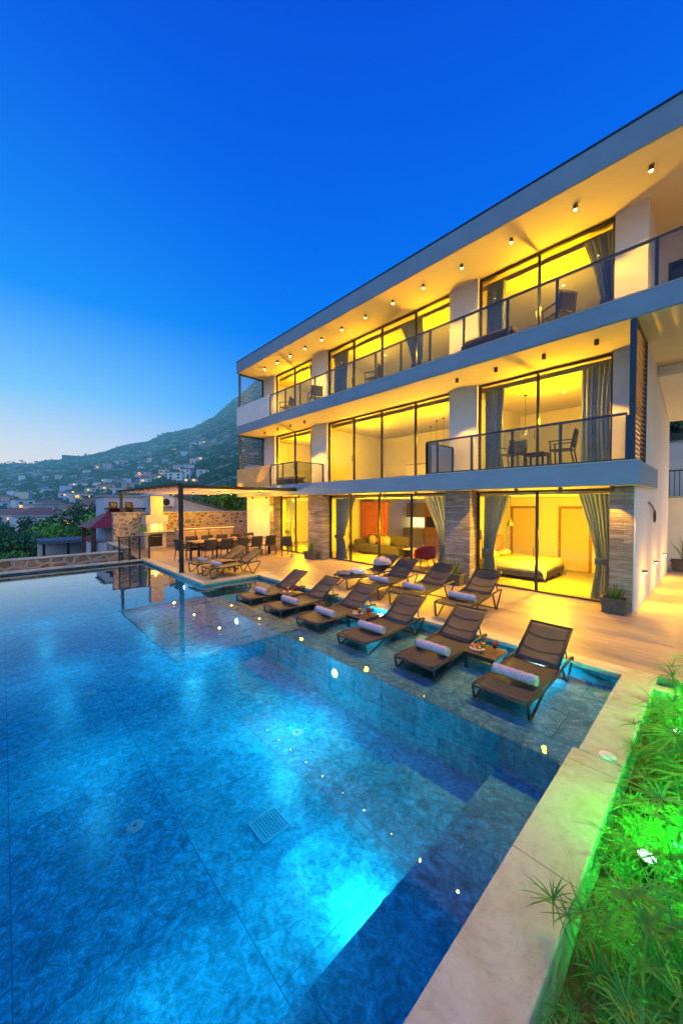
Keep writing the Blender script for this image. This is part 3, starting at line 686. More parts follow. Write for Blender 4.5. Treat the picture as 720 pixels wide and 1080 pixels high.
# ------------------------------------------------------------------ sun loungers
def make_lounger(zs=.33):
    r = thing('sun_lounger', 'x', 'sun lounger', (0,0,0))
    W = .33; WB = .285; hy = 1.18; ang = radians(33); bl = .72
    fr = MB()
    for s in (-1, 1):
        x = s*W
        rail = [(x,0,zs-.015),(x,.15,zs+.0),(x,.55,zs-.02),(x,1.0,zs+.015),(x,1.3,zs+.055),(x,1.62,zs+.075)]
        fr.tube(rail, .019, 8)
        fr.tube([(x,1.62,zs+.075),(x,1.68,zs+.065),(x,1.66,zs+.02),(x,1.42,.02)], .016, 6)     # rear support
    fr.tube([(-W,0,zs-.015),(W,0,zs-.015)], .018, 8)
    fr.tube([(-W,hy,zs+.03),(W,hy,zs+.03)], .014, 6); fr.tube([(-W,1.42,.02),(W,1.42,.02)], .013, 6)
    fr.build('frame', MT['frame'], r, smooth=True)
    for s in (-1, 1):
        l = MB(); x = s*W; l.tube([(x,.01,zs-.02),(x*1.0,.05,.02),(x,.09,.008),(x,.14,.02),(x,.52,zs-.03)], .017, 6); l.build('leg', MT['frame'], r, smooth=True)
        l = MB(); l.tube([(x,1.22,zs+.03),(x,1.36,.03),(x,1.42,.008),(x,1.46,.02)], .017, 6); l.build('leg', MT['frame'], r, smooth=True)
    s = MB(); s.grid(lambda u, v: ((u-.5)*2*(W-.012), .02+v*(hy-.02), zs+.012-.022*sin(pi*u)+(.015*(v-.45)*2 if v > .45 else 0)-.012*sin(pi*min(1,v*1.6))), 8, 14)
    s.build('seat', MT['sling'], r, smooth=True, solid=.006)
    bk = MB(); c, q = cos(ang), sin(ang)
    def bp(u, v):
        d = v*bl; sag = -.025*sin(pi*u)*sin(pi*v)
        return ((u-.5)*2*WB, hy+.02+d*c, zs+.035+d*q+sag)
    bk.grid(bp, 8, 10); back = bk.build('backrest', MT['sling'], r, smooth=True, solid=.006)
    fb = MB()
    for sg in (-1, 1): fb.tube([(sg*WB, hy+.01, zs+.03), (sg*WB, hy+.02+bl*c, zs+.035+bl*q)], .015, 6)
    fb.tube([(-WB, hy+.02+bl*c, zs+.035+bl*q), (WB, hy+.02+bl*c, zs+.035+bl*q)], .015, 6)
    for sg in (-1, 1): fb.tube([(sg*(WB-.03), hy+.02+.42*c, zs+.03+.42*q), (sg*(W-.05), hy+.40, zs+.06)], .010, 5)
    fb.build('back_frame', MT['frame'], back, smooth=True)
    for k, d in enumerate((.24, .50)):
        sm = MB(); sm.tube([Vector(bp(u/8, d/bl + .05*sin(pi*u/8)*(-1 if k else -1)))+Vector((0,-.006,.010)) for u in range(9)], .005, 4); sm.build('seam', MT['seam'], back)
    return r
LP = {'wet': make_lounger(.205), 'dry': make_lounger(.32)}; l_made = set()
def lounger(x, y, z, rz, label, group, kind='dry'):
    if kind not in l_made:
        l_made.add(kind); o = LP[kind]; o.location = (x, y, z); o.rotation_euler = (0,0,rz); o['label'] = label; o['group'] = group; return o
    return dup(LP[kind], (x, y, z), rz, label, group)
def make_towel():
    r = thing('rolled_towel', 'x', 'towel', (0,0,0))
    b = MB(); n = 26; R = .070; Ln = .27
    prof = []
    def f(u, v):
        a = 2*pi*u*2.6; rr = R*(.38+.62*min(1, u*1.15)) + .004*sin(9*v*pi+3*u)
        return ((v-.5)*2*Ln, rr*cos(a), R+rr*sin(a)*.96)
    b.grid(f, 60, 14); b.build('roll', MT['towel'], r, smooth=True, solid=.008)
    b = MB(); b.box(-Ln+.02, Ln-.02, -R*.3, R*.3, R*.75, R*1.25); b.build('core', MT['towel'], r)
    return r
proto_t = make_towel(); t_made = False
def towel(x, y, z, rz, label, group='rolled towels on the loungers'):
    global t_made
    if not t_made:
        t_made = True; o = proto_t; o.location = (x,y,z); o.rotation_euler = (0,0,rz); o['label'] = label; o['group'] = group; return o
    return dup(proto_t, (x,y,z), rz, label, group)
ZS = -.23
LX = [-8.02,-6.77,-5.54,-4.28,-3.02,-1.80]
for i, x in enumerate(LX):
    nm = ['dark mesh lounger standing in the water at the pergola end of the pool row','second dark lounger from the pergola in the pool row','third dark lounger from the pergola in the pool row','dark lounger in the pool row with a red drink on the table at its left','dark lounger in the pool row left of the table nearest the planting bed','large dark lounger in the pool nearest the stone coping and planting bed'][i]
    lounger(x, 4.27+.02*((i*7) % 3-1), ZS, radians([1,-1,.6,-.6,.8,-1][i]), nm, 'sun loungers standing in the pool', 'wet')
    tn = ['lilac towel roll on the pool lounger at the pergola end','lilac towel roll on the second pool lounger from the pergola','lilac towel roll on the third pool lounger from the pergola','lilac towel roll on the fourth pool lounger from the pergola','lilac towel roll on the lounger left of the front fruit table','big lilac towel roll on the pool lounger nearest the stone coping'][i]
    towel(x+.0, 4.78, ZS+.208, radians([-3,2,-2,3,0,2][i]), tn)
for i, (x, y, rz) in enumerate(((-7.0,6.55,-14),(-5.78,6.28,2),(-4.72,6.22,0),(-3.55,6.22,2))):
    nm = ['dark lounger on the terrace farthest from the bedroom, covered with crumpled towels','dark lounger on the terrace in front of the living room, second in the dry row','dark lounger on the terrace before the red armchair, third in the dry row','dark lounger on the terrace in front of the bedroom window'][i]
    lounger(x, y, .004, radians(rz), nm, 'sun loungers on the dry terrace')
    if i: towel(x+.0, y+.48, .004+.325, radians([0,2,-3,1][i]), ['','lilac towel roll on the terrace lounger facing the living room','lilac towel roll on the terrace lounger before the red armchair','lilac towel roll on the terrace lounger in front of the bedroom'][i])
for i, x in enumerate((-11.75, -10.72)):
    lounger(x, 4.45, .008, radians([2,-2][i]), ['dark lounger under the pergola beside its post','dark lounger under the pergola nearest the pool corner'][i], 'sun loungers under the pergola')
    towel(x, 4.80, .34, radians(4), ['towel roll on the lounger beside the pergola post','towel roll on the pergola lounger nearest the pool corner'][i])
def heap(name, label, c, r, m, seed, sq=(1,1,.5)):
    rnd = random.Random(seed); b = MB(); b.ball((0,0,0), 1, 22, 14)
    for i, p in enumerate(b.v):
        v = Vector(p); k = 1 + .38*noise.noise(v*2.1+Vector((seed,0,0))) + .16*noise.noise(v*5.5+Vector((0,seed,0)))
        z = max(v.z*k*r*sq[2], -r*sq[2]*.35); b.v[i] = (v.x*k*r*sq[0], v.y*k*r*sq[1], z)
    o = b.build(name, MT[m], smooth=True); o.location = c; return tag(o, label, 'towel', 'loose towels')
heap('crumpled_towel', 'purple towel thrown in a heap on the backrest of the farthest terrace lounger', (-6.62,7.82,.60), .25, 'towel', 3, (1.1,1.0,.55))
heap('crumpled_towel', 'white towel lying crumpled on the seat of the farthest terrace lounger', (-6.85,7.1,.40), .22, 'linen', 5, (1.3,.8,.4))
heap('crumpled_towel', 'dark grey cloth lying on the foot end of the farthest terrace lounger', (-7.0,6.72,.38), .2, 'grey_fab', 8, (1.2,.8,.35))
t = thing('straw_bag', 'small straw basket standing on the terrace under the farthest lounger', 'basket', (-6.35,6.7,.004))
b = MB(); b.lathe([(.0001,.0),(.12,.0),(.16,.1),(.15,.2),(.14,.2),(.13,.02)], (0,0,0), 18); b.build('body', MT['straw'], t, smooth=True)
b = MB(); b.tube([(.14*cos(a)*1, 0, .19+.13*sin(a)) for a in [pi*k/10 for k in range(11)]], .010, 6); b.build('handle', MT['straw'], t, smooth=True)
# ------------------------------------------------------------------ little side tables with fruit and drinks
def side_table(x, y, z, label, h=.36):
    t = thing('side_table', label, 'side table', (x, y, z), 0, 'small dark side tables')
    b = MB()
    for k in range(6): b.box(-.24, .24, -.235+k*.08, -.235+k*.08+.07, h-.022, h)
    b.build('tabletop', MT['wooddark'], t, bevel=.003)
    b = MB(); b.box(-.235,.235,-.235,-.215,h-.07,h-.023); b.box(-.235,.235,.215,.235,h-.07,h-.023); b.box(-.235,-.215,-.214,.214,h-.07,h-.023); b.box(.215,.235,-.214,.214,h-.07,h-.023); b.build('apron', MT['frame'], t)
    for sx in (-1,1):
        for sy in (-1,1):
            b = MB(); b.box(sx*.205-.022, sx*.205+.022, sy*.205-.022, sy*.205+.022, 0, h-.071); b.build('leg', MT['frame'], t, bevel=.003)
def drink(x, y, z, juice, label):
    t = thing('juice_glass', label, 'glass', (x, y, z), 0, 'drinks on the side tables')
    b = MB(); b.lathe([(.034,.0),(.030,.004),(.006,.008),(.006,.05),(.034,.075),(.042,.11),(.040,.155)], (0,0,0), 16); b.build('glass', MT['drinkglass'], t, smooth=True)
    b = MB(); b.lathe([(.0001,.058),(.028,.076),(.037,.108),(.037,.142),(.0001,.142)], (0,0,0), 16); b.build('juice', MT[juice], t, smooth=True)
    b = MB(); b.tube([(.0,.0,.09),(.03,.02,.21)], .004, 5); b.build('straw', MT['red' if juice == 'juice_r' else 'fruit_y'], t)
def fruit(x, y, z, label, seed):
    t = thing('fruit_plate', label, 'fruit plate', (x, y, z), 0, 'plates of fruit on the side tables')
    b = MB(); b.lathe([(.0001,.004),(.07,.004),(.11,.016),(.112,.012),(.07,.0),(.0001,.0)], (0,0,0), 20); b.build('plate', MT['plastic'], t, smooth=True)
    rnd = random.Random(seed)
    for k in range(9):
        a = rnd.uniform(0, 6.28); q = rnd.uniform(.01, .075)
        b = MB(); b.ball((q*cos(a), q*sin(a), .03+rnd.uniform(0,.02)), rnd.uniform(.018,.028), 8, 6, (1.2,.9,.8)); b.build('fruit', MT[rnd.choice(['fruit_r','fruit_y','fruit_r'])], t, smooth=True)
TB = [(-2.42,5.30,'front'), (-4.92,5.25,'middle'), (-7.4,5.25,'pergola end')]
for i, (x, y, w) in enumerate(TB):
    side_table(x, y, ZS, f'small dark slatted table standing in the water, the {w} one of three'.replace('front one','one nearest the planting bed'), .26)
    zt = ZS+.261
    fruit(x-.12, y-.04, zt, f'plate of cut fruit on the {["table nearest the planting bed","middle table of the pool row","pool table nearest the pergola"][i]}', i)
    drink(x+.0, y-.1, zt, 'juice_o', f'glass of orange juice on the {["table nearest the planting bed","middle table of the pool row","pool table nearest the pergola"][i]}')
    drink(x+.13, y+.02, zt, 'juice_r', f'glass of red juice on the {["table nearest the planting bed","middle table of the pool row","pool table nearest the pergola"][i]}')
side_table(-11.22, 5.35, .004, 'small dark table between the two loungers under the pergola', .40)
# ------------------------------------------------------------------ chairs and tables
def make_chair():
    r = thing('armchair', 'x', 'chair', (0,0,0))
    for sx in (-1, 1):
        b = MB(); b.tube([(sx*.25,.20,.0),(sx*.25,.22,.62)], .017, 6); b.build('leg', MT['frame'], r, smooth=True)
        b = MB(); b.tube([(sx*.25,-.27,.0),(sx*.25,-.20,.42),(sx*.245,-.27,.88)], .017, 6); b.build('leg', MT['frame'], r, smooth=True)
        b = MB(); b.box(sx*.25-.025, sx*.25+.025, -.24, .26, .62, .64); b.build('armrest', MT['frame'], r, bevel=.004)
    s = MB(); s.grid(lambda u, v: ((u-.5)*.47, -.22+v*.46, .43-.02*sin(pi*u)*sin(pi*v)), 6, 6); s.build('seat', MT['sling'], r, smooth=True, solid=.02)
    s = MB(); s.grid(lambda u, v: ((u-.5)*.46, -.21-.07*v-.02*sin(pi*u), .46+v*.42), 6, 6); s.build('backrest', MT['sling'], r, smooth=True, solid=.015)
    return r
proto_c = make_chair(); c_made = False
def chair(x, y, z, rz, label, group, sc=None):
    global c_made
    if not c_made:
        c_made = True; o = proto_c; o.location = (x,y,z); o.rotation_euler = (0,0,rz); o['label'] = label; o['group'] = group; return o
    return dup(proto_c, (x,y,z), rz, label, group, sc)
TX, TY = -14.65, 7.25
t = thing('dining_table', 'long wooden dining table under the pergola with chairs all round', 'table', (TX, TY, .004))
b = MB()
for k in range(6): b.box(-.5+k*.167, -.5+k*.167+.163, -1.75, 1.75, .70, .74)
b.build('tabletop', MT['wood'], t, bevel=.004)
for sx in (-1,1):
    for sy in (-1,1):
        b = MB(); b.box(sx*.42-.035, sx*.42+.035, sy*1.6-.035, sy*1.6+.035, 0, .699); b.build('leg', MT['frame'], t)
for i in range(5):
    y = TY-1.35+i*.68
    chair(TX+.72, y, .004, radians(90), f'dark dining chair on the pool side of the long pergola table, {ordinal(i)} from the pool', 'dining chairs under the pergola')
    chair(TX-.72, y, .004, radians(-90), f'dark dining chair on the far side of the long pergola table, {ordinal(i)} from the pool', 'dining chairs under the pergola')
chair(TX, TY-2.05, .004, 0, 'dark dining chair at the pool end of the long pergola table', 'dining chairs under the pergola')
chair(TX+1.75, TY+1.85, .004, radians(20), 'dark dining chair standing a little apart by the terrace window', 'dining chairs under the pergola')
# bowls on the dining table
for i, (dy, m) in enumerate(((-.9,'fruit_y'), (.1,'juice_o'), (.9,'linen'))):
    t = thing('table_bowl', ['bowl of yellow fruit at the pool end of the dining table','small lit lantern bowl in the middle of the dining table','pale bowl at the house end of the dining table'][i], 'bowl', (TX, TY+dy, .7445))
    b = MB(); b.lathe([(.0001,.0),(.06,.0),(.13,.07),(.12,.07),(.05,.012)], (0,0,0), 16); b.build('bowl', MT['cream'], t, smooth=True)
    b = MB(); b.ball((0,0,.06), .07, 10, 6, (1,1,.6)); b.build('filling', MT[m], t, smooth=True)
# chairs on the balconies
chair(-3.78, 9.75, F1+.006, radians(172), 'armchair with its back to the rail on the right middle floor balcony', 'balcony armchairs')
chair(-2.62, 9.75, F1+.006, radians(95), 'dark armchair turned sideways on the right middle floor balcony, right of the small table', 'balcony armchairs')
side_table(-3.2, 9.75, F1+.006, 'small dark table between the armchairs of the right middle floor balcony', .42)
chair(-2.75, 9.75, F2+.006, radians(60), 'armchair on the top floor balcony before the right window', 'balcony armchairs')
chair(-8.7, 9.8, F2+.006, radians(110), 'armchair on the top floor balcony before the wide window', 'balcony armchairs')
chair(-11.9, 9.7, F2+.006, radians(70), 'armchair on the top floor balcony beside the wall left of the wide window', 'balcony armchairs')
chair(-14.0, 9.7, F2+.006, radians(120), 'armchair on the top floor balcony before the left window', 'balcony armchairs')
def daybed(x, y, z, label):
    t = thing('low_sofa', label, 'sofa', (x, y, z))
    b = MB(); b.box(-.7,.7,-.35,.35,.08,.28); b.build('base', MT['sofa'], t, bevel=.02)
    b = MB(); b.box(-.68,.68,-.33,.33,.281,.40); b.build('cushion', MT['grey_fab'], t, bevel=.04)
    for sx in (-1,1):
        for sy in (-1,1):
            b = MB(); b.cyl((sx*.62,sy*.28,0),(sx*.62,sy*.28,.079),.025); b.build('leg', MT['frame'], t)
daybed(-4.3, 9.6, F2+.006, 'low grey sofa on the top floor balcony at the left of the right window')
daybed(-13.6, 9.7, F1+.006, 'low dark sofa on the left middle floor balcony above the pergola')
# ------------------------------------------------------------------ rooms
t = thing('bed', 'double bed with rumpled white linen in the ground floor bedroom', 'bed', (-4.35, 12.0, .02))
b = MB(); b.box(-.95,.95,-.88,.88,.10,.30); b.build('base', MT['grey_fab'], t, bevel=.01)
b = MB(); b.box(-.93,.93,-.86,.86,.301,.50); b.build('mattress', MT['linen'], t, bevel=.05)
b = MB(); b.grid(lambda u, v: (-.55+u*1.53, -.93+v*1.86, .53+.03*noise.noise(Vector((u*6,v*7,1)))-(.28*max(0,(abs(v-.5)-.44)/.06) if abs(v-.5) > .44 else 0)-(.25*max(0,(u-.95)/.05))), 40, 40); b.build('duvet', MT['linen'], t, smooth=True, solid=.02)
b = MB(); b.box(-1.08,-.96,-.95,.95,0,1.15); b.build('headboard', MT['cushion'], t, bevel=.02)
for s in (-.45,.45):
    b = MB(); b.ball((-.72,s,.60), .30, 14, 10, (.62,1.15,.42)); b.build('pillow', MT['linen'], t, smooth=True)
for sx in (-1,1):
    for sy in (-1,1):
        b = MB(); b.cyl((sx*.85,sy*.78,0),(sx*.85,sy*.78,.099),.03); b.build('leg', MT['frame'], t)
def door(x0, x1, y, z, h, label):
    t = thing('room_door', label, 'door', ((x0+x1)/2, y, z)); w = (x1-x0)/2
    b = MB(); b.box(-w-.09,-w,-.03,0,0,h+.09); b.box(w,w+.09,-.03,0,0,h+.09); b.box(-w,w,-.03,0,h,h+.09); b.build('door_frame', MT['wood'], t)
    b = MB(); b.box(-w+.01,w-.01,-.022,-.001,.01,h-.01); b.build('leaf', MT['door'], t)
    b = MB(); b.box(w-.14,w-.05,-.06,-.03,1.0,1.02); b.cyl((w-.06,-.055,1.01),(w-.06,-.02,1.01),.02); b.build('handle', MT['steel'], t)
door(-3.75,-2.95,13.9,.02,2.08,'pale wooden door in the back wall of the ground floor bedroom, right one')
door(-6.9,-6.0,17.4,.02,2.1,'pale wooden door at the back of the living room')
door(-5.35,-4.55,13.9,.02,2.08,'pale wooden door in the back wall of the bedroom, behind the pendant lamp')
def pendant(x, y, ztop, drop, label, kind='cone'):
    t = thing('pendant_lamp', label, 'pendant lamp', (x, y, ztop))
    b = MB(); b.cyl((0,0,0),(0,0,-drop),.006); b.cyl((0,0,0),(0,0,-.03),.05); b.build('cord', MT['frame'], t)
    if kind == 'cone':
        b = MB(); b.lathe([(.02,-drop+.16),(.03,-drop+.14),(.07,-drop+.04),(.10,-drop-.06),(.095,-drop-.06),(.02,-drop+.12)], (0,0,0), 16); b.build('lamp_shade', MT['grey_fab'], t, smooth=True)
        b = MB(); b.ball((0,0,-drop-.03), .035, 10, 6); b.build('bulb', MT['bulb'], t, smooth=True)
    else:
        b = MB(); b.ball((0,0,-drop-.09), .10, 14, 10); b.build('globe', MT['bulb'], t, smooth=True)
pendant(-4.55, 11.6, S1B-.13, .85, 'grey cone pendant lamp hanging over the bed in the ground floor bedroom')
pendant(-4.35, 12.2, S2B-.13, 1.2, 'cone pendant lamp in the right middle floor room')
pendant(-8.2, 13.2, S2B-.13, 1.7, 'glowing globe pendant in the wide middle floor room, the higher one', 'globe')
pendant(-7.75, 13.0, S2B-.13, 2.0, 'glowing globe pendant in the wide middle floor room, the lower one', 'globe')
pendant(-9.0, 14.0, S2B-.13, 1.85, 'glowing globe pendant far back in the wide middle floor room', 'globe')
# bedside, switch plate
t = thing('bedside_lamp', 'lamp with a pale shade beside the bed head', 'lamp', (-5.1, 10.85, .02))
b = MB(); b.cyl((0,0,0),(0,0,.03),.11,.11,16); b.cyl((0,0,.03),(0,0,1.15),.012); b.build('stem', MT['frame'], t)
b = MB(); b.lathe([(.10,1.42),(.15,1.12),(.145,1.12),(.095,1.42)], (0,0,0), 18); b.build('lamp_shade', MT['linen'], t, smooth=True)
# living room
t = thing('sofa', 'dark grey corner sofa seen through the living room glass', 'sofa', (-10.3, 12.3, .02))
b = MB(); b.box(-1.2,1.2,-.45,.45,.08,.42); b.build('base', MT['sofa'], t, bevel=.03)
b = MB(); b.box(-1.2,1.2,.24,.46,.421,.82); b.box(-1.42,-1.21,-.45,.46,.08,.62); b.build('backrest', MT['sofa'], t, bevel=.05)
for i, (x, m) in enumerate(((-.75,'grey_fab'),(-.25,'orange'),(.1,'grey_fab'))):
    b = MB(); b.ball((x,.12,.60), .24, 12, 8, (1,.4,.95)); b.build('cushion', MT[m], t, smooth=True)
for x in (-1.1,1.1):
    b = MB(); b.cyl((x,-.38,0),(x,-.38,.079),.025); b.build('leg', MT['frame'], t)
t = thing('coffee_table', 'low pale coffee table beside the dark sofa', 'table', (-8.6, 12.4, .02))
b = MB(); b.box(-.6,.6,-.3,.3,.34,.38); b.build('tabletop', MT['cream'], t, bevel=.005)
for x in (-.5,.5): b = MB(); b.box(x-.03,x+.03,-.25,.25,0,.339); b.build('leg', MT['frame'], t)
t = thing('pouffe', 'pale faceted pouffe on the living room floor', 'pouffe', (-8.05, 11.7, .02))
b = MB(); b.lathe([(.0001,0),(.2,0),(.32,.2),(.22,.40),(.0001,.42)], (0,0,0), 7); b.build('body', MT['cream'], t)
def club(x, y, z, rz, m, label):
    t = thing('club_chair', label, 'armchair', (x,y,z), rz)
    b = MB(); b.box(-.3,.3,-.28,.30,.36,.48); b.build('seat', MT[m], t, bevel=.03)
    b = MB(); b.grid(lambda u, v: (-.36*cos(pi*u)*(1+.05*v), -.02-.32*sin(pi*u)*(1+.12*v), .36+v*(.24+.24*sin(pi*u))), 16, 6); b.build('backrest', MT[m], t, smooth=True, solid=.05)
    for sx in (-1,1):
        for sy in (-1,1):
            b = MB(); b.cyl((sx*.27,sy*.25,0),(sx*.23,sy*.22,.36),.012,.018); b.build('leg', MT['frame'], t)
club(-7.15, 10.75, .02, radians(60), 'red', 'red armchair just inside the living room glass')
club(-6.25, 11.1, .02, radians(-60), 'red', 'red armchair partly behind the right living room curtain')
club(-13.6, 11.3, .02, radians(-40), 'greenf', 'green armchair inside the left ground floor window')
club(-12.9, 11.8, .02, radians(30), 'orange', 'orange armchair inside the left ground floor window')
t = thing('slat_screen', 'screen of upright red wooden slats in the living room', 'screen', (-11.2, 12.9, .02))
b = MB()
for k in range(13): b.box(-1.0+k*.13, -1.0+k*.13+.07, -.05, .05, .05, 2.3)
b.build('slats', MT['redwood'], t)
b = MB(); b.box(-1.05,.75,-.06,.06,2.301,2.36); b.box(-1.05,.75,-.06,.06,0,.049); b.build('rail', MT['redwood'], t)
t = thing('kitchen', 'kitchen run with a bright lit niche at the back of the living room', 'kitchen', (-12.6, 17.0, .02))
b = MB(); b.box(-3.2,1.4,-.3,.3,0,.88); b.build('base_cabinet', MT['grey_fab'], t)
b = MB(); b.box(-3.25,1.45,-.33,.38,.881,.92); b.build('worktop', MT['cream'], t)
b = MB(); b.box(-3.2,1.4,.365,.38,.93,1.5); b.build('niche', MT['kitchen_glow'], t)
b = MB(); b.box(-3.2,1.4,.0,.38,1.501,2.3); b.build('wall_cabinet', MT['grey_fab'], t)
b = MB(); b.box(1.5,2.6,-.3,.38,0,2.3); b.build('tall_cabinet', MT['wood'], t)
b = MB(); b.box(1.62,2.2,-.315,-.301,1.0,1.55); b.build('oven', MT['oven'], t)
t = thing('floor_lamp', 'tripod floor lamp standing in the living room', 'lamp', (-8.9, 14.6, .02))
for a in (0,2.1,4.2): b = MB(); b.tube([(.35*cos(a),.35*sin(a),0),(0,0,1.35)], .015, 5); b.build('leg', MT['wooddark'], t)
b = MB(); b.lathe([(.15,1.72),(.22,1.36),(.21,1.36),(.14,1.72)], (0,0,0), 18); b.build('lamp_shade', MT['linen'], t, smooth=True)
t = thing('sideboard', 'long low sideboard in the right part of the living room', 'sideboard', (-6.5, 13.2, .02))
b = MB(); b.box(-.75,.7,-.5,.5,.1,.5); b.build('body', MT['cushion'], t, bevel=.03)
b = MB(); b.box(-.75,.7,.3,.5,.501,.95); b.build('back', MT['cushion'], t, bevel=.04)
# upper rooms
def frame_pic(x, y, z, w, h, label):
    t = thing('wall_picture', label, 'picture', (x, y, z))
    b = MB(); b.box(-w/2,w/2,-.03,-.002,-h/2,h/2); b.build('frame', MT['frame'], t)
    b = MB(); b.box(-w/2+.04,w/2-.04,-.036,-.031,-h/2+.04,h/2-.04); b.build('sheet', MT['cushion'], t)
frame_pic(-2.6, 15.0, F1+1.35, .9, .65, 'dark framed picture on the back wall of the right middle floor room')
t = thing('ring_mirror', 'round mirror with a glowing ring on the back wall of the wide top floor room', 'mirror', (-12.0, 14.58, F2+1.25))
b = MB(); b.tube([(.42*cos(a),0,.42*sin(a)) for a in [2*pi*k/28 for k in range(29)]], .03, 6); b.build('light_ring', MT['bulb'], t)
b = MB(); b.cyl((0,.012,0),(0,.002,0),.40,.40,28); b.build('glass_disc', MT['steel'], t)
t = thing('kitchen_island', 'pale island in the wide middle floor room', 'island', (-8.6, 13.8, F1+.012))
b = MB(); b.box(-1.3,1.3,-.35,.35,0,.9); b.build('body', MT['cream'], t, bevel=.01)
b = MB(); b.box(-1.35,1.35,-.4,.4,.901,.94); b.build('worktop', MT['wood'], t, bevel=.005)
t = thing('wardrobe', 'tall pale wardrobe in the wide middle floor room', 'wardrobe', (-6.6, 14.6, F1+.012))
b = MB(); b.box(-.8,.8,-.3,.3,0,2.2); b.build('body', MT['grey_fab'], t)
for s in (-1,1): b = MB(); b.box(min(0,s*.79)+.005,max(0,s*.79)-.005,-.32,-.301,.05,2.15); b.build('door', MT['door'], t)
# ------------------------------------------------------------------ pots along the facade
def stalks(n, h, spread, rnd, w=.02, droop=.5):
    b = MB()
    for k in range(n):
        a = rnd.uniform(0, 2*pi); q = rnd.uniform(.0, .08); ln = h*rnd.uniform(.6, 1.1); lean = rnd.uniform(.08, 1)*spread
        p = Vector((q*cos(a)*2, q*sin(a), 0)); pts = []
        for i in range(6):
            u = i/5; pts.append(p + Vector((cos(a)*lean*u**1.6*ln, sin(a)*lean*u**1.6*ln, ln*(u - droop*lean*u*u*.6))))
        side = Vector((-sin(a), cos(a), 0)); vs = []
        for i, c in enumerate(pts):
            ww = w*(1-(i/5)**2*.95); vs += [c-side*ww, c+side*ww]
        b.add(vs, [(2*i, 2*i+1, 2*i+3, 2*i+2) for i in range(5)])
    return b
def pot(x, y, z, w, d, h, label, plant, seed, ph=.45, n=34):
    t = thing('planter_pot', label, 'pot', (x, y, z), 0, 'rectangular planters along the facade')
    b = MB(); b.add([(-w*.43,-d*.42,.03),(w*.43,-d*.42,.03),(w*.43,d*.42,.03),(-w*.43,d*.42,.03),(-w/2,-d/2,h),(w/2,-d/2,h),(w/2,d/2,h),(-w/2,d/2,h)],
        [(0,3,2,1),(0,1,5,4),(1,2,6,5),(2,3,7,6),(3,0,4,7)]); b.build('body', MT['pot'], t, solid=.012)
    b = MB(); b.box(-w/2-.02,w/2+.02,-d/2-.02,-d/2+.02,h-.03,h+.012); b.box(-w/2-.02,w/2+.02,d/2-.02,d/2+.02,h-.03,h+.012); b.box(-w/2-.02,-w/2+.02,-d/2+.02,d/2-.02,h-.03,h+.012); b.box(w/2-.02,w/2+.02,-d/2+.02,d/2-.02,h-.03,h+.012); b.build('rim', MT['pot'], t, bevel=.006)
    b = MB(); b.rect(-w/2+.02,w/2-.02,-d/2+.02,d/2-.02,h-.05); b.build('soil', MT['soil'], t)
    b = MB(); b.box(-w*.46,w*.46,-d*.46,d*.46,0,.028); b.build('saucer', MT['pot'], t)
    rnd = random.Random(seed)
    p = thing('potted_plant', plant, 'plant', (x, y, z+h-.05), 0)
    s = stalks(n, ph, .7, rnd); s.build('leaves', MT['potleaf'], p)
    s = MB(); s.cyl((0,0,0),(0,0,.08),.02,.012,6); s.build('stem', MT['bark'], p)
pot(-1.5, 9.20, .004, .42, .30, .30, 'brown rectangular planter on the terrace at the house corner', 'short spiky green plant in the planter at the house corner', 1, .36, 40)
pot(-5.15, 9.20, .004, .55, .30, .30, 'brown rectangular planter before the stone column between living room and bedroom', 'thin green plant in the planter between living room and bedroom', 2, .62, 22)
pot(-11.55, 9.20, .004, .6, .32, .30, 'brown rectangular planter before the stone column left of the living room', 'thin green plant in the planter left of the living room', 3, .8, 18)
pot(-.75, 16.6, .004, .8, .4, .36, 'long planter at the far end of the side path', 'small fan palm in the planter at the far end of the side path', 4, 1.0, 40)

# ------------------------------------------------------------------ pergola
t = thing('pergola', 'flat dark framed pergola with a beige canvas roof over the dining terrace', 'pergola', (-12.2, 4.25, 0))
def pb(b, n, m, p=t, **k): return b.build(n, MT[m], p, world=True, **k)
PX0, PX1, PY0, PY1, PZ = -20.6, -12.17, 4.22, YF-.02, 2.78
for x, y, z0 in ((-12.22, 4.27, .004), (-20.5, 4.30, 1.86)):
    b = MB(); b.box(x-.06, x+.06, y-.06, y+.06, z0, PZ+.126); pb(b, 'post', 'dark', bevel=.006)
    b = MB(); b.box(x-.10, x+.10, y-.10, y+.10, z0, z0+.012); pb(b, 'base_plate', 'dark')
b = MB(); b.box(PX0, PX1, PY0-.03, PY0+.07, PZ+.127, PZ+.18); pb(b, 'beam', 'dark', bevel=.005)
b = MB(); b.box(PX1-.09, PX1, PY0-.03, PY1, PZ+.02, PZ+.126); pb(b, 'beam', 'dark', bevel=.005)
b = MB(); b.box(PX0, PX1-.101, PY1-.06, PY1, PZ+.127, PZ+.18); pb(b, 'beam', 'dark', bevel=.005)
b = MB(); b.box(PX0, PX0+.10, PY0+.071, PY1-.091, PZ+.127, PZ+.18); pb(b, 'beam', 'dark', bevel=.005)
b = MB(); nx = 11; cw = (PX1-PX0-.2)/nx; sl = .60     # canvas with staggered open slots, sagging a little between the bars
def cz(x): return PZ+.075-.055*abs(sin(pi*(x-PX0-.1)/cw))
ys = [PY0-.05+.30*k for k in range(int((PY1-PY0+.02)/.30)+1)] + [PY1-.03]
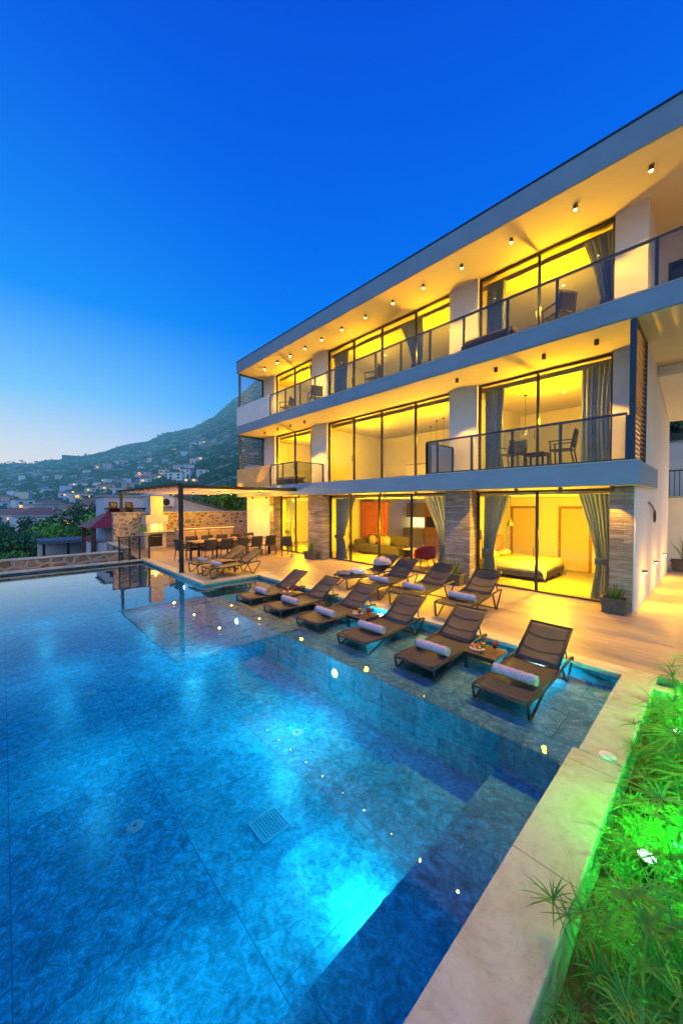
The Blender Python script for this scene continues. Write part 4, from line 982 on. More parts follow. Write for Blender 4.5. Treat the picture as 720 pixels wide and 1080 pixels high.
for k in range(nx):
    x0 = PX0+.1+k*cw
    for x_a, x_b, slot in [(x0+cw*i/8, x0+cw*(i+1)/8, i in (1, 2)) for i in range(8)]:
        for j, (y0, y1) in enumerate(zip(ys, ys[1:])):
            if slot and (j//2 + k) % 2 == 0 and 0 < j < len(ys)-2: continue
            b.quad((x_a,y0,cz(x_a)), (x_b,y0,cz(x_b)), (x_b,y1,cz(x_b)), (x_a,y1,cz(x_a)))
pb(b, 'canvas', 'canvas', smooth=True)
for k in range(nx+1):
    x = PX0+.1+k*cw
    b = MB(); b.box(x-.02, x+.02, PY0-.06, PY1-.01, PZ+.088, PZ+.125); pb(b, 'rafter', 'brown')
    b = MB(); b.box(x-.012, x+.012, PY0-.07, PY0-.055, PZ+.0, PZ+.11); pb(b, 'hook', 'brown')
for i, (x, y) in enumerate(((-13.6,6.2),(-13.6,8.0),(-16.2,6.2),(-16.2,8.0),(-18.8,6.2),(-18.8,8.0))):
    s = thing('pergola_spotlight', f'small warm lamp under the pergola roof, {ordinal(i)} from the pool corner', 'spotlight', (x, y, PZ+.02), 0, 'lamps under the pergola')
    b = MB(); b.cyl((0,0,0),(0,0,-.07),.04,.045,12); b.build('housing', MT['brown'], s)
    b = MB(); b.cyl((0,0,-.071),(0,0,-.078),.033,n=12); b.build('lens', MT['bulb'], s)
    lamp('glow', 'POINT', (x,y,PZ-.30), 120, WARM2, s, .015)
# garden walls of rubble stone
def wall(name, label, mat, x0, x1, y0, y1, z0, z1, cap=.05):
    t = thing(name, label, 'wall', ((x0+x1)/2, y0, z0))
    b = MB(); b.box(x0, x1, y0, y1, z0, z1-cap); b.build('masonry', MT[mat], t, world=True)
    b = MB(); b.box(x0-.04, x1+.04, y0-.04, y1+.04, z1-cap+.001, z1); b.build('cap', MT['coping'], t, world=True, bevel=.008)
wall('stone_wall', 'tall rubble stone wall closing the pergola terrace, warm lamp light on it', 'rubble', -20.85, -20.52, 3.95, 12.2, -1.6, 1.85)
wall('stone_wall', 'low rubble stone wall along the far end of the pool', 'rubble_low', -17.6, -17.25, -4, 3.6, -2.2, .29)
wall('stone_wall', 'short rubble wall stepping down beside the glass pool fence', 'rubble_low', -20.5, -17.2, 3.65, 3.95, -2.0, .42)
t = thing('seat_wall', 'low wall behind the bench with a wooden cap and a glowing light strip', 'wall', (-18.75, 6.3, 0))
b = MB(); b.box(-18.95,-18.6,6.3,9.35,.004,1.0); b.build('masonry', MT['clad'], t, world=True)
b = MB(); b.box(-19.02,-18.5,6.25,9.38,1.03,1.09); b.build('cap', MT['wood'], t, world=True, bevel=.006)
b = MB(); b.box(-18.62,-18.55,6.3,9.35,1.001,1.029); b.build('light_strip', MT['warmstrip'], t, world=True)
t = thing('bench_sofa', 'long outdoor bench sofa with tan cushions under the pergola', 'sofa', (-18.1, 6.4, .004))
b = MB(); b.box(-18.55,-17.6,6.4,9.2,.12,.30); b.build('frame', MT['wooddark'], t, world=True)
for k in range(4):
    y0 = 6.42+k*.695
    b = MB(); b.box(-18.5,-17.6,y0,y0+.68,.301,.47); b.build('seat_cushion', MT['cushion'], t, world=True, bevel=.04)
    b = MB(); b.box(-18.52,-18.28,y0+.02,y0+.66,.471,.92); b.build('back_cushion', MT['cushion'], t, world=True, bevel=.06)
for y in (6.45,7.8,9.15):
    for x in (-18.5,-17.66): b = MB(); b.box(x-.03,x+.03,y-.03,y+.03,.004,.119); b.build('leg', MT['frame'], t, world=True)
t = thing('barbecue', 'white masonry barbecue with a lit niche, black oven door and broad chimney', 'barbecue', (-20.0, 5.7, .004))
b = MB(); b.box(-20.5,-19.75,5.15,6.15,.004,.80); b.build('base', MT['cream'], t, world=True)
b = MB(); b.box(-20.5,-19.65,5.05,6.75,.801,.88); b.build('counter', MT['coping'], t, world=True, bevel=.01)
b = MB(); b.box(-20.5,-19.8,5.25,5.42,.881,1.25); b.box(-20.5,-19.8,6.0,6.2,.881,1.25); b.box(-20.5,-20.42,5.42,6.0,.881,1.25); b.box(-20.5,-19.75,5.2,6.25,1.251,1.70); b.build('hood', MT['cream'], t, world=True)
b = MB(); b.box(-20.46,-19.95,5.48,6.08,1.701,2.68); b.build('chimney', MT['cream'], t, world=True, bevel=.01)
b = MB(); b.box(-20.419,-20.40,5.43,5.99,.90,1.24); b.build('lit_niche', MT['warmstrip'], t, world=True)
o = b = MB(); b.box(-19.749,-19.72,5.38,5.95,.12,.74); o = b.build('oven_door', MT['oven'], t, world=True, bevel=.005)
b = MB(); b.cyl((-19.69,5.45,.62),(-19.69,5.88,.62),.014); b.build('handle', MT['steel'], o, world=True)
b = MB(); b.box(-20.5,-19.75,6.16,6.75,.004,.80); b.build('cabinet', MT['clad'], t, world=True)
lamp('niche_lamp', 'POINT', (-20.0,5.7,1.15), 30, WARM2, t, .015)
b = MB(); b.cyl((-20.0,5.7,1.245),(-20.0,5.7,1.20),.05,.04,10); b.build('lamp_shade', MT['bulb'], t, world=True)
rnd = random.Random(3)
p = thing('potted_plant', 'bright green drooping plant on the barbecue counter corner', 'plant', (-19.75, 5.08, .882))
s = stalks(40, .42, 1.2, rnd, .02, 1.2); s.build('leaves', MT['brightleaf'], p)
s = MB(); s.lathe([(.0001,0),(.07,0),(.09,.12),(.08,.12),(.06,.02)], (0,0,0), 12); s.build('pot', MT['terracotta'], p)
t = thing('glass_fence', 'dark framed glass fence at the far corner of the pool', 'fence', (-16.28, 3.3, 0))
for y in (3.32,3.68,4.04,4.4):
    b = MB(); b.box(-16.31,-16.25,y-.025,y+.025,.004,.92); b.build('post', MT['dark'], t, world=True)
b = MB(); b.box(-16.31,-16.25,3.295,4.425,.921,.96); b.build('top_rail', MT['dark'], t, world=True)
for y in (3.345,3.705,4.065):
    b = MB(); b.quad((-16.28,y,.05),(-16.28,y+.31,.05),(-16.28,y+.31,.90),(-16.28,y,.90)); b.build('glass_panel', MT['railglass'], t, world=True)
# neighbours right behind the wall
t = thing('neighbour_house', 'white house with a sloping grey roof right behind the pergola wall', 'house', (-26, 9, -1.5))
b = MB(); b.add([(-25,7.2,-3),(-25,14,-3),(-29,14,-3),(-29,7.2,-3),(-25,7.2,2.85),(-25,8.0,2.85),(-25,14,1.2),(-29,7.2,2.85),(-29,8.0,2.85),(-29,14,1.2)],
   [(0,1,6,5,4),(3,7,8,9,2),(0,4,7,3),(1,2,9,6)]); b.build('wall', MT['bluewall'], t, world=True)
b = MB(); b.add([(-24.7,7.95,2.99),(-24.7,14.3,1.25),(-29.2,14.3,1.25),(-29.2,7.95,2.99),(-24.7,7.95,2.87),(-24.7,14.3,1.13),(-29.2,14.3,1.13),(-29.2,7.95,2.87)],
   [(0,1,2,3),(7,6,5,4),(0,4,5,1),(1,5,6,2),(2,6,7,3),(3,7,4,0)]); b.build('roof', MT['darkroof'], t, world=True)
b = MB(); b.box(-29,-24.9,7.1,8.0,2.851,2.93); b.build('parapet', MT['white'], t, world=True)
t = thing('air_conditioner', 'white outdoor air conditioner with a round dark fan on the neighbour gable', 'air conditioner', (-24.6, 7.75, 2.3))
b = MB(); b.box(-24.99,-24.62,7.35,8.2,2.12,2.68); b.build('casing', MT['plastic'], t, world=True, bevel=.02)
b = MB(); b.cyl((-24.619,7.70,2.40),(-24.60,7.70,2.40),.22,.22,20); b.build('fan', MT['dark'], t, world=True)
b = MB(); b.box(-24.98,-24.6,7.45,7.5,2.02,2.119); b.box(-24.98,-24.6,8.0,8.05,2.02,2.119); b.build('bracket', MT['steel'], t, world=True)
t = thing('neighbour_house', 'pale blue flat house with dark windows behind the left part of the pergola wall', 'house', (-28, 5.6, -2))
b = MB(); b.box(-31,-28,4.9,7.9,-4,2.75); b.build('wall', MT['bluewall'], t, world=True)
b = MB(); b.box(-31.1,-27.9,4.8,8.0,2.751,2.9); b.build('roof', MT['fflat'], t, world=True)
for y in (5.15,6.1):
    b = MB(); b.box(-27.999,-27.95,y,y+.45,1.3,2.4); o = b.build('window', MT['dark'], t, world=True)
    b = MB(); b.box(-27.949,-27.94,y+.05,y+.4,1.35,2.35); b.build('pane', MT['mirror'], o, world=True)
b = MB(); b.box(-27.9,-27.3,4.85,7.9,1.95,2.02); b.build('balcony_rail', MT['dark'], t, world=True)
t = thing('gazebo', 'open gazebo with a dark red pyramid roof and timber posts beyond the pool', 'gazebo', (-28, 5.5, -1.9))
b = MB(); b.add([(-26,3.75,.80),(-26,7.2,.80),(-30,7.2,.80),(-30,3.75,.80),(-28,5.5,2.05)], [(0,1,4),(1,2,4),(2,3,4),(3,0,4),(3,2,1,0)]); b.build('roof', MT['redroof'], t, world=True, solid=.06)
for x in (-26.25,-29.75):
    for y in (4.0,6.95): b = MB(); b.box(x-.12,x+.12,y-.12,y+.12,-1.9,.80); b.build('post', MT['wooddark'], t, world=True)
b = MB(); b.box(-29.7,-26.3,4.1,6.9,-1.9,-.15); b.build('plinth', MT['bluewall'], t, world=True)
b = MB(); b.box(-29.8,-26.15,4.0,4.09,-.15,.12); b.build('rail', MT['redroof'], t, world=True)
t = thing('carport', 'long low shelter with a flat grey roof on dark posts below the terrace', 'shelter', (-36, 3.6, -3.4))
b = MB(); b.box(-38,-34.5,1.9,6.2,-.72,-.50); b.build('roof', MT['darkroof'], t, world=True)
for y in (2.2,3.65,4.9,6.0):
    b = MB(); b.box(-34.8,-34.6,y-.08,y+.08,-3.4,-.721); b.build('post', MT['dark'], t, world=True)
b = MB(); b.box(-37.9,-37.7,2.0,6.1,-3.4,-.73); b.build('back_wall', MT['bluewall'], t, world=True)
b = MB(); b.box(-35.6,-35.4,2.0,6.1,-3.4,-1.65); b.build('low_wall', MT['terracotta'], t, world=True)
t = thing('awning', 'small yellow slanted awning beside the low shelter', 'awning', (-33.6, 5.0, -1.5))
b = MB(); b.add([(-33.2,4.3,-1.75),(-33.2,5.9,-1.55),(-34.4,5.9,-1.1),(-34.4,4.6,-1.25)], [(0,1,2,3)]); b.build('canopy', MT['fruit_y'], t, world=True, solid=.05)
b = MB(); b.box(-33.25,-33.15,4.35,4.45,-3.4,-1.78); b.build('post', MT['frame'], t, world=True)
# right side: retaining wall, black railing
wall('retaining_wall', 'tall warm lit retaining wall closing the side path', 'white', -1.6, 8, 18.2, 18.6, 0, 2.55)
wall('retaining_wall', 'upper grey retaining wall under the green slope beside the house', 'white', -3, 9, 22.0, 22.4, 2, 5.1)
t = thing('metal_railing', 'black bar railing on top of the retaining wall beside the house', 'railing', (-1.3, 18.35, 2.56))
b = MB()
for k in range(30): b.cyl((-1.5+k*.14,18.35,2.57),(-1.5+k*.14,18.35,3.5),.011,n=5)
b.build('bars', MT['dark'], t, world=True)
b = MB(); b.box(-1.55,2.7,18.33,18.37,3.5,3.54); b.build('top_rail', MT['dark'], t, world=True)
for i, x in enumerate((.9, 3.2)):  # added lamps out of view, put in to light the side wall
    t = thing('path_wall_lamp', ['round wall lamp on the lit retaining wall closing the side path','round wall lamp on the retaining wall farther right'][i], 'wall lamp', (x, 18.16, 2.05), 0, 'retaining wall lamps')
    b = MB(); b.cyl((x,18.155,2.05),(x,18.10,2.05),.13,.13,18); b.build('housing', MT['brown'], t, world=True)
    b = MB(); b.cyl((x,18.099,2.05),(x,18.07,2.05),.11,.08,18); b.build('lens', MT['bulb'], t, world=True)
    lamp('glow', 'POINT', (x,17.7,2.05), 170, (1,.62,.18), t, .015)
# ------------------------------------------------------------------ planting bed with papyrus and green spots
s = MB()
s.grid(lambda u, v: (-.543+u*2.3, -1.2+v*7.08, -.30+.10*noise.noise(Vector((u*7,v*14,0)))+.05*noise.noise(Vector((u*25,v*60,3)))), 30, 90)
struct(s.build('bed_soil', MT['soil'], smooth=True))
b = MB(); b.box(1.76,1.95,-1.2,5.9,-1,.01); b.box(-.535,1.95,5.72,5.897,-.8,.002)
struct(b.build('bed_kerb', MT['coping'], bevel=.008))
def blade(b, p, d, ln, w, droop):
    d = d.normalized(); side = d.cross(Vector((0,0,1)))
    side = side.normalized() if side.length > .05 else Vector((1,0,0))
    vs = []
    for i, u in enumerate((0,.35,.7,1)):
        c = p + d*(ln*u) + Vector((0,0,-droop*ln*u*u)); ww = w*(1,.95,.7,.08)[i]
        vs += [c-side*ww, c+side*ww]
    b.add(vs, [(0,1,3,2),(2,3,5,4),(4,5,7,6)])
def papyrus(seed, n, h):
    rnd = random.Random(seed); st = MB(); um = MB()
    for k in range(n):
        a = rnd.uniform(0, 2*pi); q = rnd.uniform(.0,.13); hh = h*rnd.uniform(.45,1.05); lean = rnd.uniform(.03,.42)
        p0 = Vector((q*cos(a), q*sin(a), 0)); top = p0 + Vector((cos(a)*lean*hh, sin(a)*lean*hh, hh)); mid = (p0+top)/2 + Vector((-cos(a),-sin(a),0))*lean*hh*.12
        st.tube([p0, mid, top], [.0055,.0045,.0035], 4)
        ax = (top-mid).normalized(); m = rnd.randint(11, 17); ph = rnd.uniform(0, 6)
        for j in range(m):
            aa = ph+2*pi*j/m+rnd.uniform(-.15,.15); el = rnd.uniform(.05,.75)
            e1 = ax.orthogonal().normalized(); e2 = ax.cross(e1)
            d = (e1*cos(aa)+e2*sin(aa))*cos(el) + ax*sin(el)
            blade(um, top, d, rnd.uniform(.17,.33)*(.75+.25*h), rnd.uniform(.0045,.0085), rnd.uniform(.05,.6))
    return st, um
protos = []
for k in range(6):
    r = thing('papyrus', 'x', 'papyrus', (0,0,0)); st, um = papyrus(40+k, [9,8,10,9,7,11][k], [.66,.78,.58,.86,.50,.72][k])
    st.build('stems', MT['papyrus'], r); um.build('leaf_umbels', MT['papyrus'], r); protos.append(r)
rnd = random.Random(11); used = set(); np_ = 0
spots = []
for row, y in enumerate([1.15+.24*i for i in range(19)]):
    for x in (-.33, -.10, .14, .40, .75, 1.1, 1.45):
        if y < 1.9 and x > -.1 : continue
        if y < 1.5 and x < -.25 and row % 2: continue
        spots.append((x+rnd.uniform(-.08,.08), y+rnd.uniform(-.10,.10)))
spots += [(-.38,4.75),(-.40,4.25),(-.38,3.35),(-.39,2.15),(-.36,5.3)]
for i, (x, y) in enumerate(spots):
    big = i >= len(spots)-5; k = rnd.randrange(6); x = max(x, -.40)
    front = x < -.24
    sc = rnd.uniform(.75,1.15) if not front else rnd.uniform(.38,.66)
    if y < 2.6: sc *= .78
    if big: sc = .62
    lab = ('papyrus plant at the edge of the bed leaning over the stone coping' if front else 'tall papyrus plant growing in the green lit bed')
    grp = 'papyrus along the coping edge' if front else 'papyrus in the green lit bed'
    if k not in used:
        used.add(k); o = protos[k]; o.location = (x,y,-.28); o.rotation_euler = (0,0,rnd.uniform(0,6)); o.scale = (sc,)*3; o['label'] = lab; o['group'] = grp
    else: dup(protos[k], (x,y,-.28), rnd.uniform(0,6), lab, grp, sc)
g = MB()
for k in range(1300):
    x = rnd.uniform(-.50,1.7); y = rnd.uniform(.6,5.65)
    if noise.noise(Vector((x*3,y*3,5))) < -.18: continue
    a = rnd.uniform(0,6.28); d = Vector((cos(a)*.6, sin(a)*.6, rnd.uniform(.5,1.3)))
    blade(g, Vector((x,y,-.30)), d, rnd.uniform(.08,.24), rnd.uniform(.003,.005), rnd.uniform(.1,.5))
tag(g.build('bed_grass', MT['groundcover']), 'thin green grass covering the planting bed between the papyrus', 'grass', kind='stuff')
for i, (x, y, lab) in enumerate(((-.30,3.05,'green garden spotlight among the papyrus in the middle of the bed'), (-.27,4.95,'green garden spotlight near the house end of the planting bed'), (.75,3.9,'green garden spotlight deep in the papyrus on the right'), (.5,2.6,'green garden spotlight among the low plants at the near right'),(-.1,5.35,'green garden spotlight in the far corner of the bed by the terrace'),(.1,4.2,'green garden spotlight behind the papyrus in the upper part of the bed'))):
    t = thing('garden_spotlight', lab, 'spotlight', (x, y, -.27), 0, 'green spotlights in the planting bed')
    b = MB(); b.cyl((0,0,-.1),(0,0,.10),.012,n=6); b.build('spike', MT['frame'], t)
    b = MB(); b.cyl((0,0,.09),(.0,.0,.20),.04,.055,12); b.build('head', MT['frame'], t)
    b = MB(); b.lathe([(.0001,.225),(.03,.22),(.05,.202)], (0,0,0), 14); b.build('lens', MT['greenbulb'], t, smooth=True)
    lamp('glow', 'POINT', (x+.16, y, .16), 68, (.012,1,.05), t, .015)
# ------------------------------------------------------------------ hillside, far houses, trees
RIDGE = [(-2.6,.05),(-2.3,.09),(-2.0,.10),(-1.6,.11)]
def az_of(x, y):                      # angle from -X towards +Y
    return atan2(y, -x)
# (azimuth, tan elevation of the skyline): low to the valley side, high behind the house
SKY = [(-1.4,.05),(-.5,.07),(-.25,.08),(-.05,.076),(0,.079),(.03,.087),(.09,.095),(.133,.108),(.183,.124),(.212,.131),(.27,.152),(.30,.174),(.363,.198),(.413,.235),(.475,.28),(.55,.34),(.65,.41),(1.0,.44),(1.6,.44),(2.0,.42),(2.6,.3),(3.2,.2)]
def interp(tab, a):
    if a <= tab[0][0]: return tab[0][1]
    for (a0, v0), (a1, v1) in zip(tab, tab[1:]):
        if a <= a1:
            k = (a-a0)/(a1-a0); return v0+(v1-v0)*k
    return tab[-1][1]
R0, R1 = 34.0, 1500.0
def elev(s, a):
    near = -.155 if a < .7 else -.155+min(1,(a-.7)/.5)*.2
    top = interp(SKY, a)
    k = s**.92
    return near + (top-near)*k
def terr(r, a):
    s = max(0, min(1, (math.log(r)-math.log(R0))/(math.log(R1)-math.log(R0))))
    z = 2.25 + r*elev(s, a)
    x, y = -r*cos(a), r*sin(a)
    nz = noise.fractal(Vector((x/170, y/170, 1.7)), .9, 2.1, 6)
    z += nz*min(24, r*.022)*(.25+.75*s) + noise.fractal(Vector((x/28, y/28, 4)), .9, 2.1, 4)*min(3.2, r*.006)
    return x, y, z
b = MB(); NA, NR = 300, 110
def tf(u, v):
    a = -1.5+u*4.3; r = R0*(R1/R0)**v
    return terr(r, a)
b.grid(tf, NA, NR)
ring = [tf(i/NA, 0) for i in range(NA+1)]
outer = [tf(i/NA, 1) for i in range(NA+1)]
n0 = len(b.v); b.v += ring + [(p[0]*.5, p[1]*.5, p[2]-4) for p in ring]
b.f += [(n0+NA+1+i, n0+NA+2+i, n0+1+i, n0+i) for i in range(NA)]
n0 = len(b.v); b.v += outer + [(p[0]*1.6, p[1]*1.6, p[2]*.2-120) for p in outer]
b.f += [(n0+i, n0+i+1, n0+NA+2+i, n0+NA+1+i) for i in range(NA)]
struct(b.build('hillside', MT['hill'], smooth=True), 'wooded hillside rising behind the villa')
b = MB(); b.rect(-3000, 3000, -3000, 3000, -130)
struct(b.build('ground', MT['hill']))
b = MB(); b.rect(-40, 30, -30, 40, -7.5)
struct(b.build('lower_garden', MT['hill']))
# scattered bushes and trees of the slope: one mass
rnd = random.Random(5); b = MB()
def clump(b, c, r, n, rnd, sq=.8):
    for k in range(n):
        d = Vector((rnd.gauss(0,1), rnd.gauss(0,1), rnd.gauss(0,1))).normalized(); d.z = abs(d.z)*1.0-.15
        p = Vector(c) + Vector((d.x*r, d.y*r, d.z*r*sq))*rnd.uniform(.55,1.05)
        q = Vector((rnd.gauss(0,1), rnd.gauss(0,1), rnd.gauss(0,1))).normalized(); e = q.orthogonal().normalized(); f2 = q.cross(e)
        s = r*rnd.uniform(.26,.5)
        b.add([p+e*s, p+f2*s*.7, p-e*s*.8, p-f2*s], [(0,1,2,3)])
for k in range(10500):
    a = rnd.uniform(-.35, 1.0) if k % 10 else rnd.uniform(1.0, 2.3)
    s = rnd.random()**.9; r = 50*(R1/50)**s
    x, y, z = terr(r, a)
    if noise.noise(Vector((x/60,y/60,9))) < -.30 and r < 700: continue
    rr = rnd.uniform(1.2,2.9)*(1 + 1.3*s) * (1 if r > 90 else .8)
    clump(b, (x,y,z+rr*.25), rr, 15 if r < 300 else 9, rnd)
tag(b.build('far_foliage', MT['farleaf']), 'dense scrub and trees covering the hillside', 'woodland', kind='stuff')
# houses: real sites on the slope
HS = []
rnd = random.Random(23)
bands = [(95,150,8),(165,250,15),(270,390,19),(410,560,20),(580,820,20)]
for bi, (r0, r1, n) in enumerate(bands):
    for k in range(n):
        a = -.02+.42*(k+rnd.uniform(.1,.9))/n if bi else .0+.36*(k+rnd.uniform(.2,.8))/n
        r = rnd.uniform(r0, r1)
        HS.append((a, r, bi))
HS += [(.56,150,5),(.60,130,5),(.66,120,5),(.53,190,5),(.41,105,6),(.36,120,6)]
PAINT = ['fwhite','fwhite','fwhite','fcream','fpink','fblue','fgrey']; PW = {'fwhite':'white','fcream':'cream','fpink':'pinkish','fblue':'pale blue','fgrey':'grey'}
BAND = ['lowest hillside row','second lowest hillside row','middle hillside row','second highest hillside row','highest hillside row','cluster nearest the villa','group left of the pergola roof']
HS += [(.118,205,6),(.155,210,6),(.055,140,5),(.075,150,5)]
HS.sort(key=lambda h: (h[2], h[0])); cnt = {}; far_n = 0
for a, r, bi in HS:
    i = cnt[bi] = cnt.get(bi, 0) + 1
    x, y, z = terr(r, a); w = rnd.uniform(7,13)*(.8 if bi < 1 else 1); d = rnd.uniform(6,9); h = rnd.choice([3.2,5.8,5.8,6.4]) ; pm = rnd.choice(PAINT); roof = rnd.choice(['flat','flat','hip'])
    if bi == 0: h *= .8
    rz = atan2(y, x)+rnd.uniform(-.5,.5)
    t = thing('hillside_house', f'{PW[pm]} {"flat roofed" if roof == "flat" else "hip roofed"} house, {ordinal(i-1)} from the left in the {BAND[bi]}', 'house', (x, y, z-1.5), rz, 'houses on the hillside')
    b = MB(); b.box(-d/2,d/2,-w/2,w/2,-3,h+1.5)
    if rnd.random() < .6: b.box(-d/2-2.2, -d/2-.001, -w/2+1, w/2-w*.4, -3, h*.45+1.5)
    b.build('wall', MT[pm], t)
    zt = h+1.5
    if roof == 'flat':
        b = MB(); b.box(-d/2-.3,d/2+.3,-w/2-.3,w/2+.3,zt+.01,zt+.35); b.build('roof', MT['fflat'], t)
    else:
        b = MB(); b.add([(-d/2-.5,-w/2-.5,zt),(d/2+.5,-w/2-.5,zt),(d/2+.5,w/2+.5,zt),(-d/2-.5,w/2+.5,zt),(0,-w/2+d/2,zt+2),(0,w/2-d/2,zt+2)], [(0,1,4),(1,2,5,4),(2,3,5),(3,0,4,5),(3,2,1,0)]); b.build('roof', MT['froof'], t)
    nw = 0 if r > 420 else (2 if r > 170 else 3)
    for fl in range(2 if h > 5 else 1):
        for k in range(nw):
            yy = -w/2 + w*(k+.5)/nw; z0 = 1.5+h*(.2 if fl == 0 and h > 5 else .58)
            lit = rnd.random() < .24
            b = MB(); b.box(-d/2-.06 if True else 0, -d/2+.05, yy-w*.09, yy+w*.09, z0, z0+1.4)
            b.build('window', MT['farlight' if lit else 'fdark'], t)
    if nw == 0 and rnd.random() < .45:
        b = MB(); b.box(-d/2-.06,-d/2+.05,-w*.2,w*.1,2.6,4.2); b.build('window', MT['farlight'], t)
for i, (a, r, m, lab, sz) in enumerate(((.245,470,'farorange','orange glowing street lamp in the middle of the hillside',1.9),(.02,185,'farwhite','greenish white street lamp low on the left hillside',.7),(.055,180,'farwhite','pale street lamp beside the houses low on the left hillside',.45),(.10,330,'farlight','warm street lamp above the roofs on the left hillside',.8),(.115,335,'farlight','second warm street lamp above the roofs on the left hillside',.8),(.17,430,'farlight','warm street lamp in the middle of the hillside houses',.7))):
    x, y, z = terr(r, a); t = thing('street_lamp', lab, 'street lamp', (x, y, z))
    b = MB(); b.cyl((0,0,-2),(0,0,7),.12,.08,6); b.build('pole', MT['fdark'], t)
    b = MB(); b.ball((0,0,7), sz, 8, 6, (1,1,.7)); b.build('lamp_head', MT[m], t)
# castle-like block on the ridge
x, y, z = terr(1400, .118); t = thing('ridge_building', 'long dark building standing on the skyline at the left', 'building', (x, y, z-4), atan2(y, x))
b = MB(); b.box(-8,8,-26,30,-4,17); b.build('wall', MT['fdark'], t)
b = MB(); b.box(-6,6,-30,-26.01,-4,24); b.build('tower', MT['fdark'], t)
# trees one can tell apart
def tree(name, label, x, y, z0, h, r, leafm, seed, group, n=1500, sq=.85):
    t = thing(name, label, 'tree', (x, y, z0), 0, group); rnd = random.Random(seed)
    tr = MB(); tr.tube([(0,0,-.5),(.06*h*rnd.uniform(-1,1),.05*h*rnd.uniform(-1,1),h*.3),(0,0,h*.6)], [.05*h*.5+.04,.035*h*.5+.03,.02*h*.5], 7)
    lobes = []
    for k in range(7):
        a = k*2.4+rnd.uniform(-.4,.4); q = r*rnd.uniform(.25,.62); c = Vector((q*cos(a), q*sin(a), h-r*sq*rnd.uniform(.35,1.35)))
        lobes.append((c, r*rnd.uniform(.38,.60))); tr.tube([(0,0,h*.35),tuple(c*.6+Vector((0,0,h*.2))),tuple(c)], [.05*h*.3,.03*h*.3,.01*h*.3], 5)
    tr.build('trunk', MT['bark'], t)
    cr = MB()
    for k in range(n):
        c, rr = lobes[rnd.randrange(len(lobes))]
        d = Vector((rnd.gauss(0,1), rnd.gauss(0,1), rnd.gauss(0,1))).normalized()
        p = c + Vector((d.x,d.y,d.z*sq))*rr*rnd.uniform(.55,1.1)
        qn = (d*.6+Vector((rnd.gauss(0,1), rnd.gauss(0,1), rnd.gauss(0,1))).normalized()).normalized(); e = qn.orthogonal().normalized(); f2 = qn.cross(e); s = rnd.uniform(.05,.09)*(r**.55)*1.15
        cr.add([p+e*s*1.4, p+f2*s*.7, p-e*s*1.4, p-f2*s*.7], [(0,1,2,3)])
    cr.build('crown', MT[leafm], t)
TR = [(-40,-1.5,-8,6.2,2.4,'treeleaf'),(-42,.9,-8,6.6,2.1,'treeleaf'),(-38,.4,-7.5,4.9,1.4,'brightleaf'),(-48,3.4,-8,7.6,2.6,'brightleaf'),(-45,5.0,-8,7.2,2.0,'brightleaf'),(-56,5.2,-9,9.6,3.2,'treeleaf'),(-55,8.2,-9,10.2,3.0,'treeleaf'),(-60,3.0,-9,8.6,2.8,'treeleaf'),(-46,-3.5,-9,7.4,2.8,'treeleaf'),(-62,-1,-10,8.4,3,'treeleaf'),(-70,6,-10,9.6,3.2,'treeleaf'),(-44,7.4,-7.5,8.3,2.2,'brightleaf'),(-66,10,-10,11,3.2,'treeleaf')]
TR.sort(key=lambda q: atan2(q[1], -q[0]))
for i, (x, y, z, h, r, m) in enumerate(TR):
    z += 1.1; tree('garden_tree', f'{"bright green" if m == "brightleaf" else "dark green"} bushy tree below the pool, {ordinal(i)} from the left beyond the low wall', x, y, z, h, r, m, 60+i, 'trees below the terrace', 1300)
for i, (x, y, z, h, r) in enumerate(((-26.5,10.6,-2,5.6,1.5),(-25.5,12.2,-2,5.9,1.4),(-27.5,14.2,-2,5.6,1.4),(-24.0,13.6,-1.5,4.6,1.0))):
    tree('garden_tree', f'green tree rising above the pergola roof beside the house, {ordinal(i)} from the left', x, y, z, h, r, 'treeleaf' if i % 2 == 0 else 'brightleaf', 90+i, 'trees behind the pergola', 1100)
for i, (x, y, z, h, r) in enumerate(((-1.5,25,4,5,2.0),(.5,26,4,6,2.4),(2.6,25,4,5.4,2.2),(-.6,29,6,6.5,2.6),(2,30,7,6.5,2.6),(4.5,28,5,6,2.5))):
    tree('slope_tree', f'dark green tree on the slope to the right of the house, {ordinal(i)} from the left', x, y, z, h, r, 'treeleaf', 120+i, 'trees on the slope beside the house', 1600)
b = MB(); b.add([(-14,22.4,4.6),(30,22.4,4.6),(40,60,24),(-14,60,24)], [(0,1,2,3)]); b.add([(-14,18.6,2.4),(12,18.6,2.4),(12,22.1,2.4),(-14,22.1,2.4)], [(0,1,2,3)])
struct(b.build('side_slope', MT['hill']))
# ------------------------------------------------------------------ sky, fill sun, camera
W = bpy.data.worlds.new('World'); SC.world = W; W.use_nodes = True; t = W.node_tree; t.nodes.clear()
SUN_EL, SUN_AZ = radians(1.0), radians(200)           # the sun has just gone, to the left beyond the valley
tc = N(t, 'ShaderNodeTexCoord'); sp = N(t, 'ShaderNodeSeparateXYZ'); nv = N(t, 'ShaderNodeVectorMath', operation='NORMALIZE')
L(t, tc.outputs['Generated'], nv.inputs[0]); L(t, nv.outputs[0], sp.inputs[0])
cool = ramp(t, sp.outputs['Z'], [(0, (.26,.46,.72)), (.08, (.15,.46,.85)), (.22, (.015,.33,.92)), (.42, (.001,.20,.88)), (.62, (.001,.135,.80)), (.85, (.002,.075,.66))])
warm = ramp(t, sp.outputs['Z'], [(0, (.80,.66,.58)), (.05, (.74,.69,.69)), (.13, (.55,.68,.83)), (.24, (.20,.56,.93)), (.42, (.012,.30,.93)), (.75, (.003,.13,.76))])
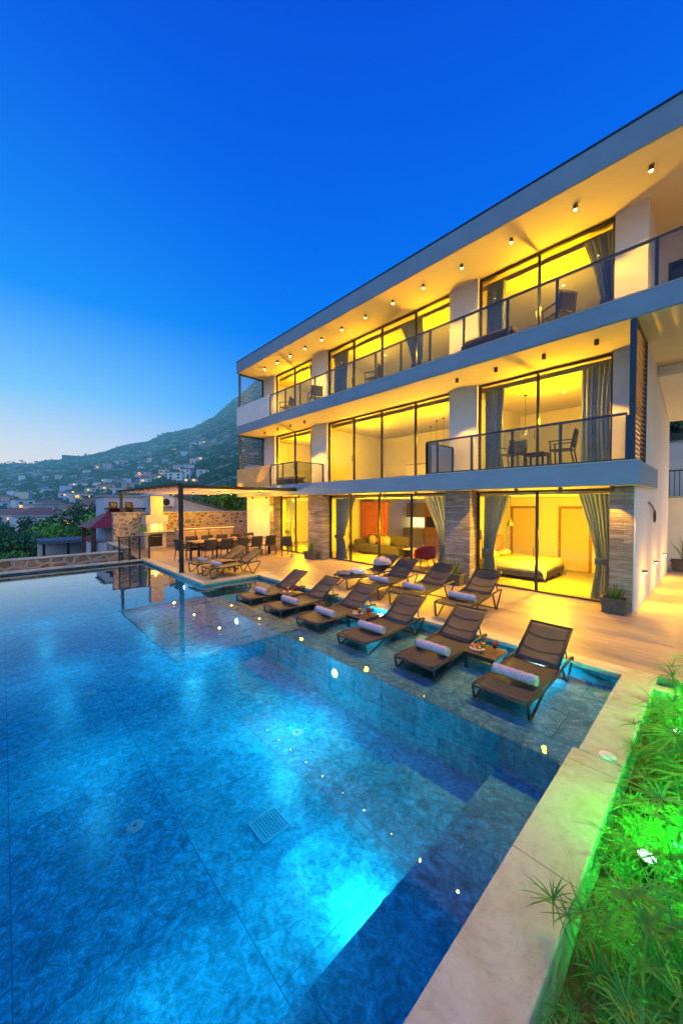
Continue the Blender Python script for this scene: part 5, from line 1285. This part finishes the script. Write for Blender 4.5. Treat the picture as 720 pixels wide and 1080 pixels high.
dt = N(t, 'ShaderNodeVectorMath', operation='DOT_PRODUCT'); L(t, nv.outputs[0], dt.inputs[0]); dt.inputs[1].default_value = Vector((-.94,-.34,0)).normalized()
mr = N(t, 'ShaderNodeMapRange', interpolation_type='SMOOTHSTEP'); mr.inputs[1].default_value = .45; mr.inputs[2].default_value = 1.0; L(t, dt.outputs['Value'], mr.inputs[0])
grad = mixc(t, mr.outputs[0], cool, warm)
ns = N(t, 'ShaderNodeTexSky', sky_type='NISHITA'); ns.sun_disc = False; ns.sun_elevation = SUN_EL; ns.sun_rotation = radians(250); ns.air_density = 1.2; ns.ozone_density = 3
b1 = N(t, 'ShaderNodeBackground'); L(t, grad, b1.inputs[0]); b1.inputs[1].default_value = 1.05
b2 = N(t, 'ShaderNodeBackground'); L(t, ns.outputs[0], b2.inputs[0]); b2.inputs[1].default_value = .015
ad = N(t, 'ShaderNodeAddShader'); wo = N(t, 'ShaderNodeOutputWorld'); L(t, b1.outputs[0], ad.inputs[0]); L(t, b2.outputs[0], ad.inputs[1]); L(t, ad.outputs[0], wo.inputs[0])
sd = bpy.data.lights.new('sun', 'SUN'); sd.energy = .80; sd.angle = radians(60); sd.color = (1,.97,.80)  # broad soft fill added from behind the camera to lift the dusk
so = bpy.data.objects.new('sun', sd); COL.objects.link(so); so.rotation_euler = Vector((-.62,.55,-.56)).to_track_quat('-Z','Y').to_euler()
cd = bpy.data.cameras.new('camera'); cam = bpy.data.objects.new('camera', cd); COL.objects.link(cam); SC.camera = cam
cd.sensor_fit = 'VERTICAL'; cd.sensor_height = 36; cd.lens = 377.8/1080*36; cd.clip_start = .05; cd.clip_end = 8000
cam.location = (0, 0, 2.25)
fw = Vector((-.72675, .68658, -.02117)); fw.normalize(); up = Vector((0,0,1)); rt = fw.cross(up).normalized(); upv = rt.cross(fw)
cam.rotation_euler = Matrix((rt, upv, -fw)).transposed().to_euler()
SC.view_settings.view_transform = 'Standard'; SC.view_settings.look = 'None'; SC.view_settings.exposure = 0
SC.render.engine = 'CYCLES'
SC.cycles.use_denoising = True; SC.cycles.max_bounces = 8; SC.cycles.transparent_max_bounces = 24; SC.cycles.diffuse_bounces = 4; SC.cycles.glossy_bounces = 4
SC.cycles.sample_clamp_indirect = 4; SC.cycles.caustics_reflective = False; SC.cycles.caustics_refractive = False
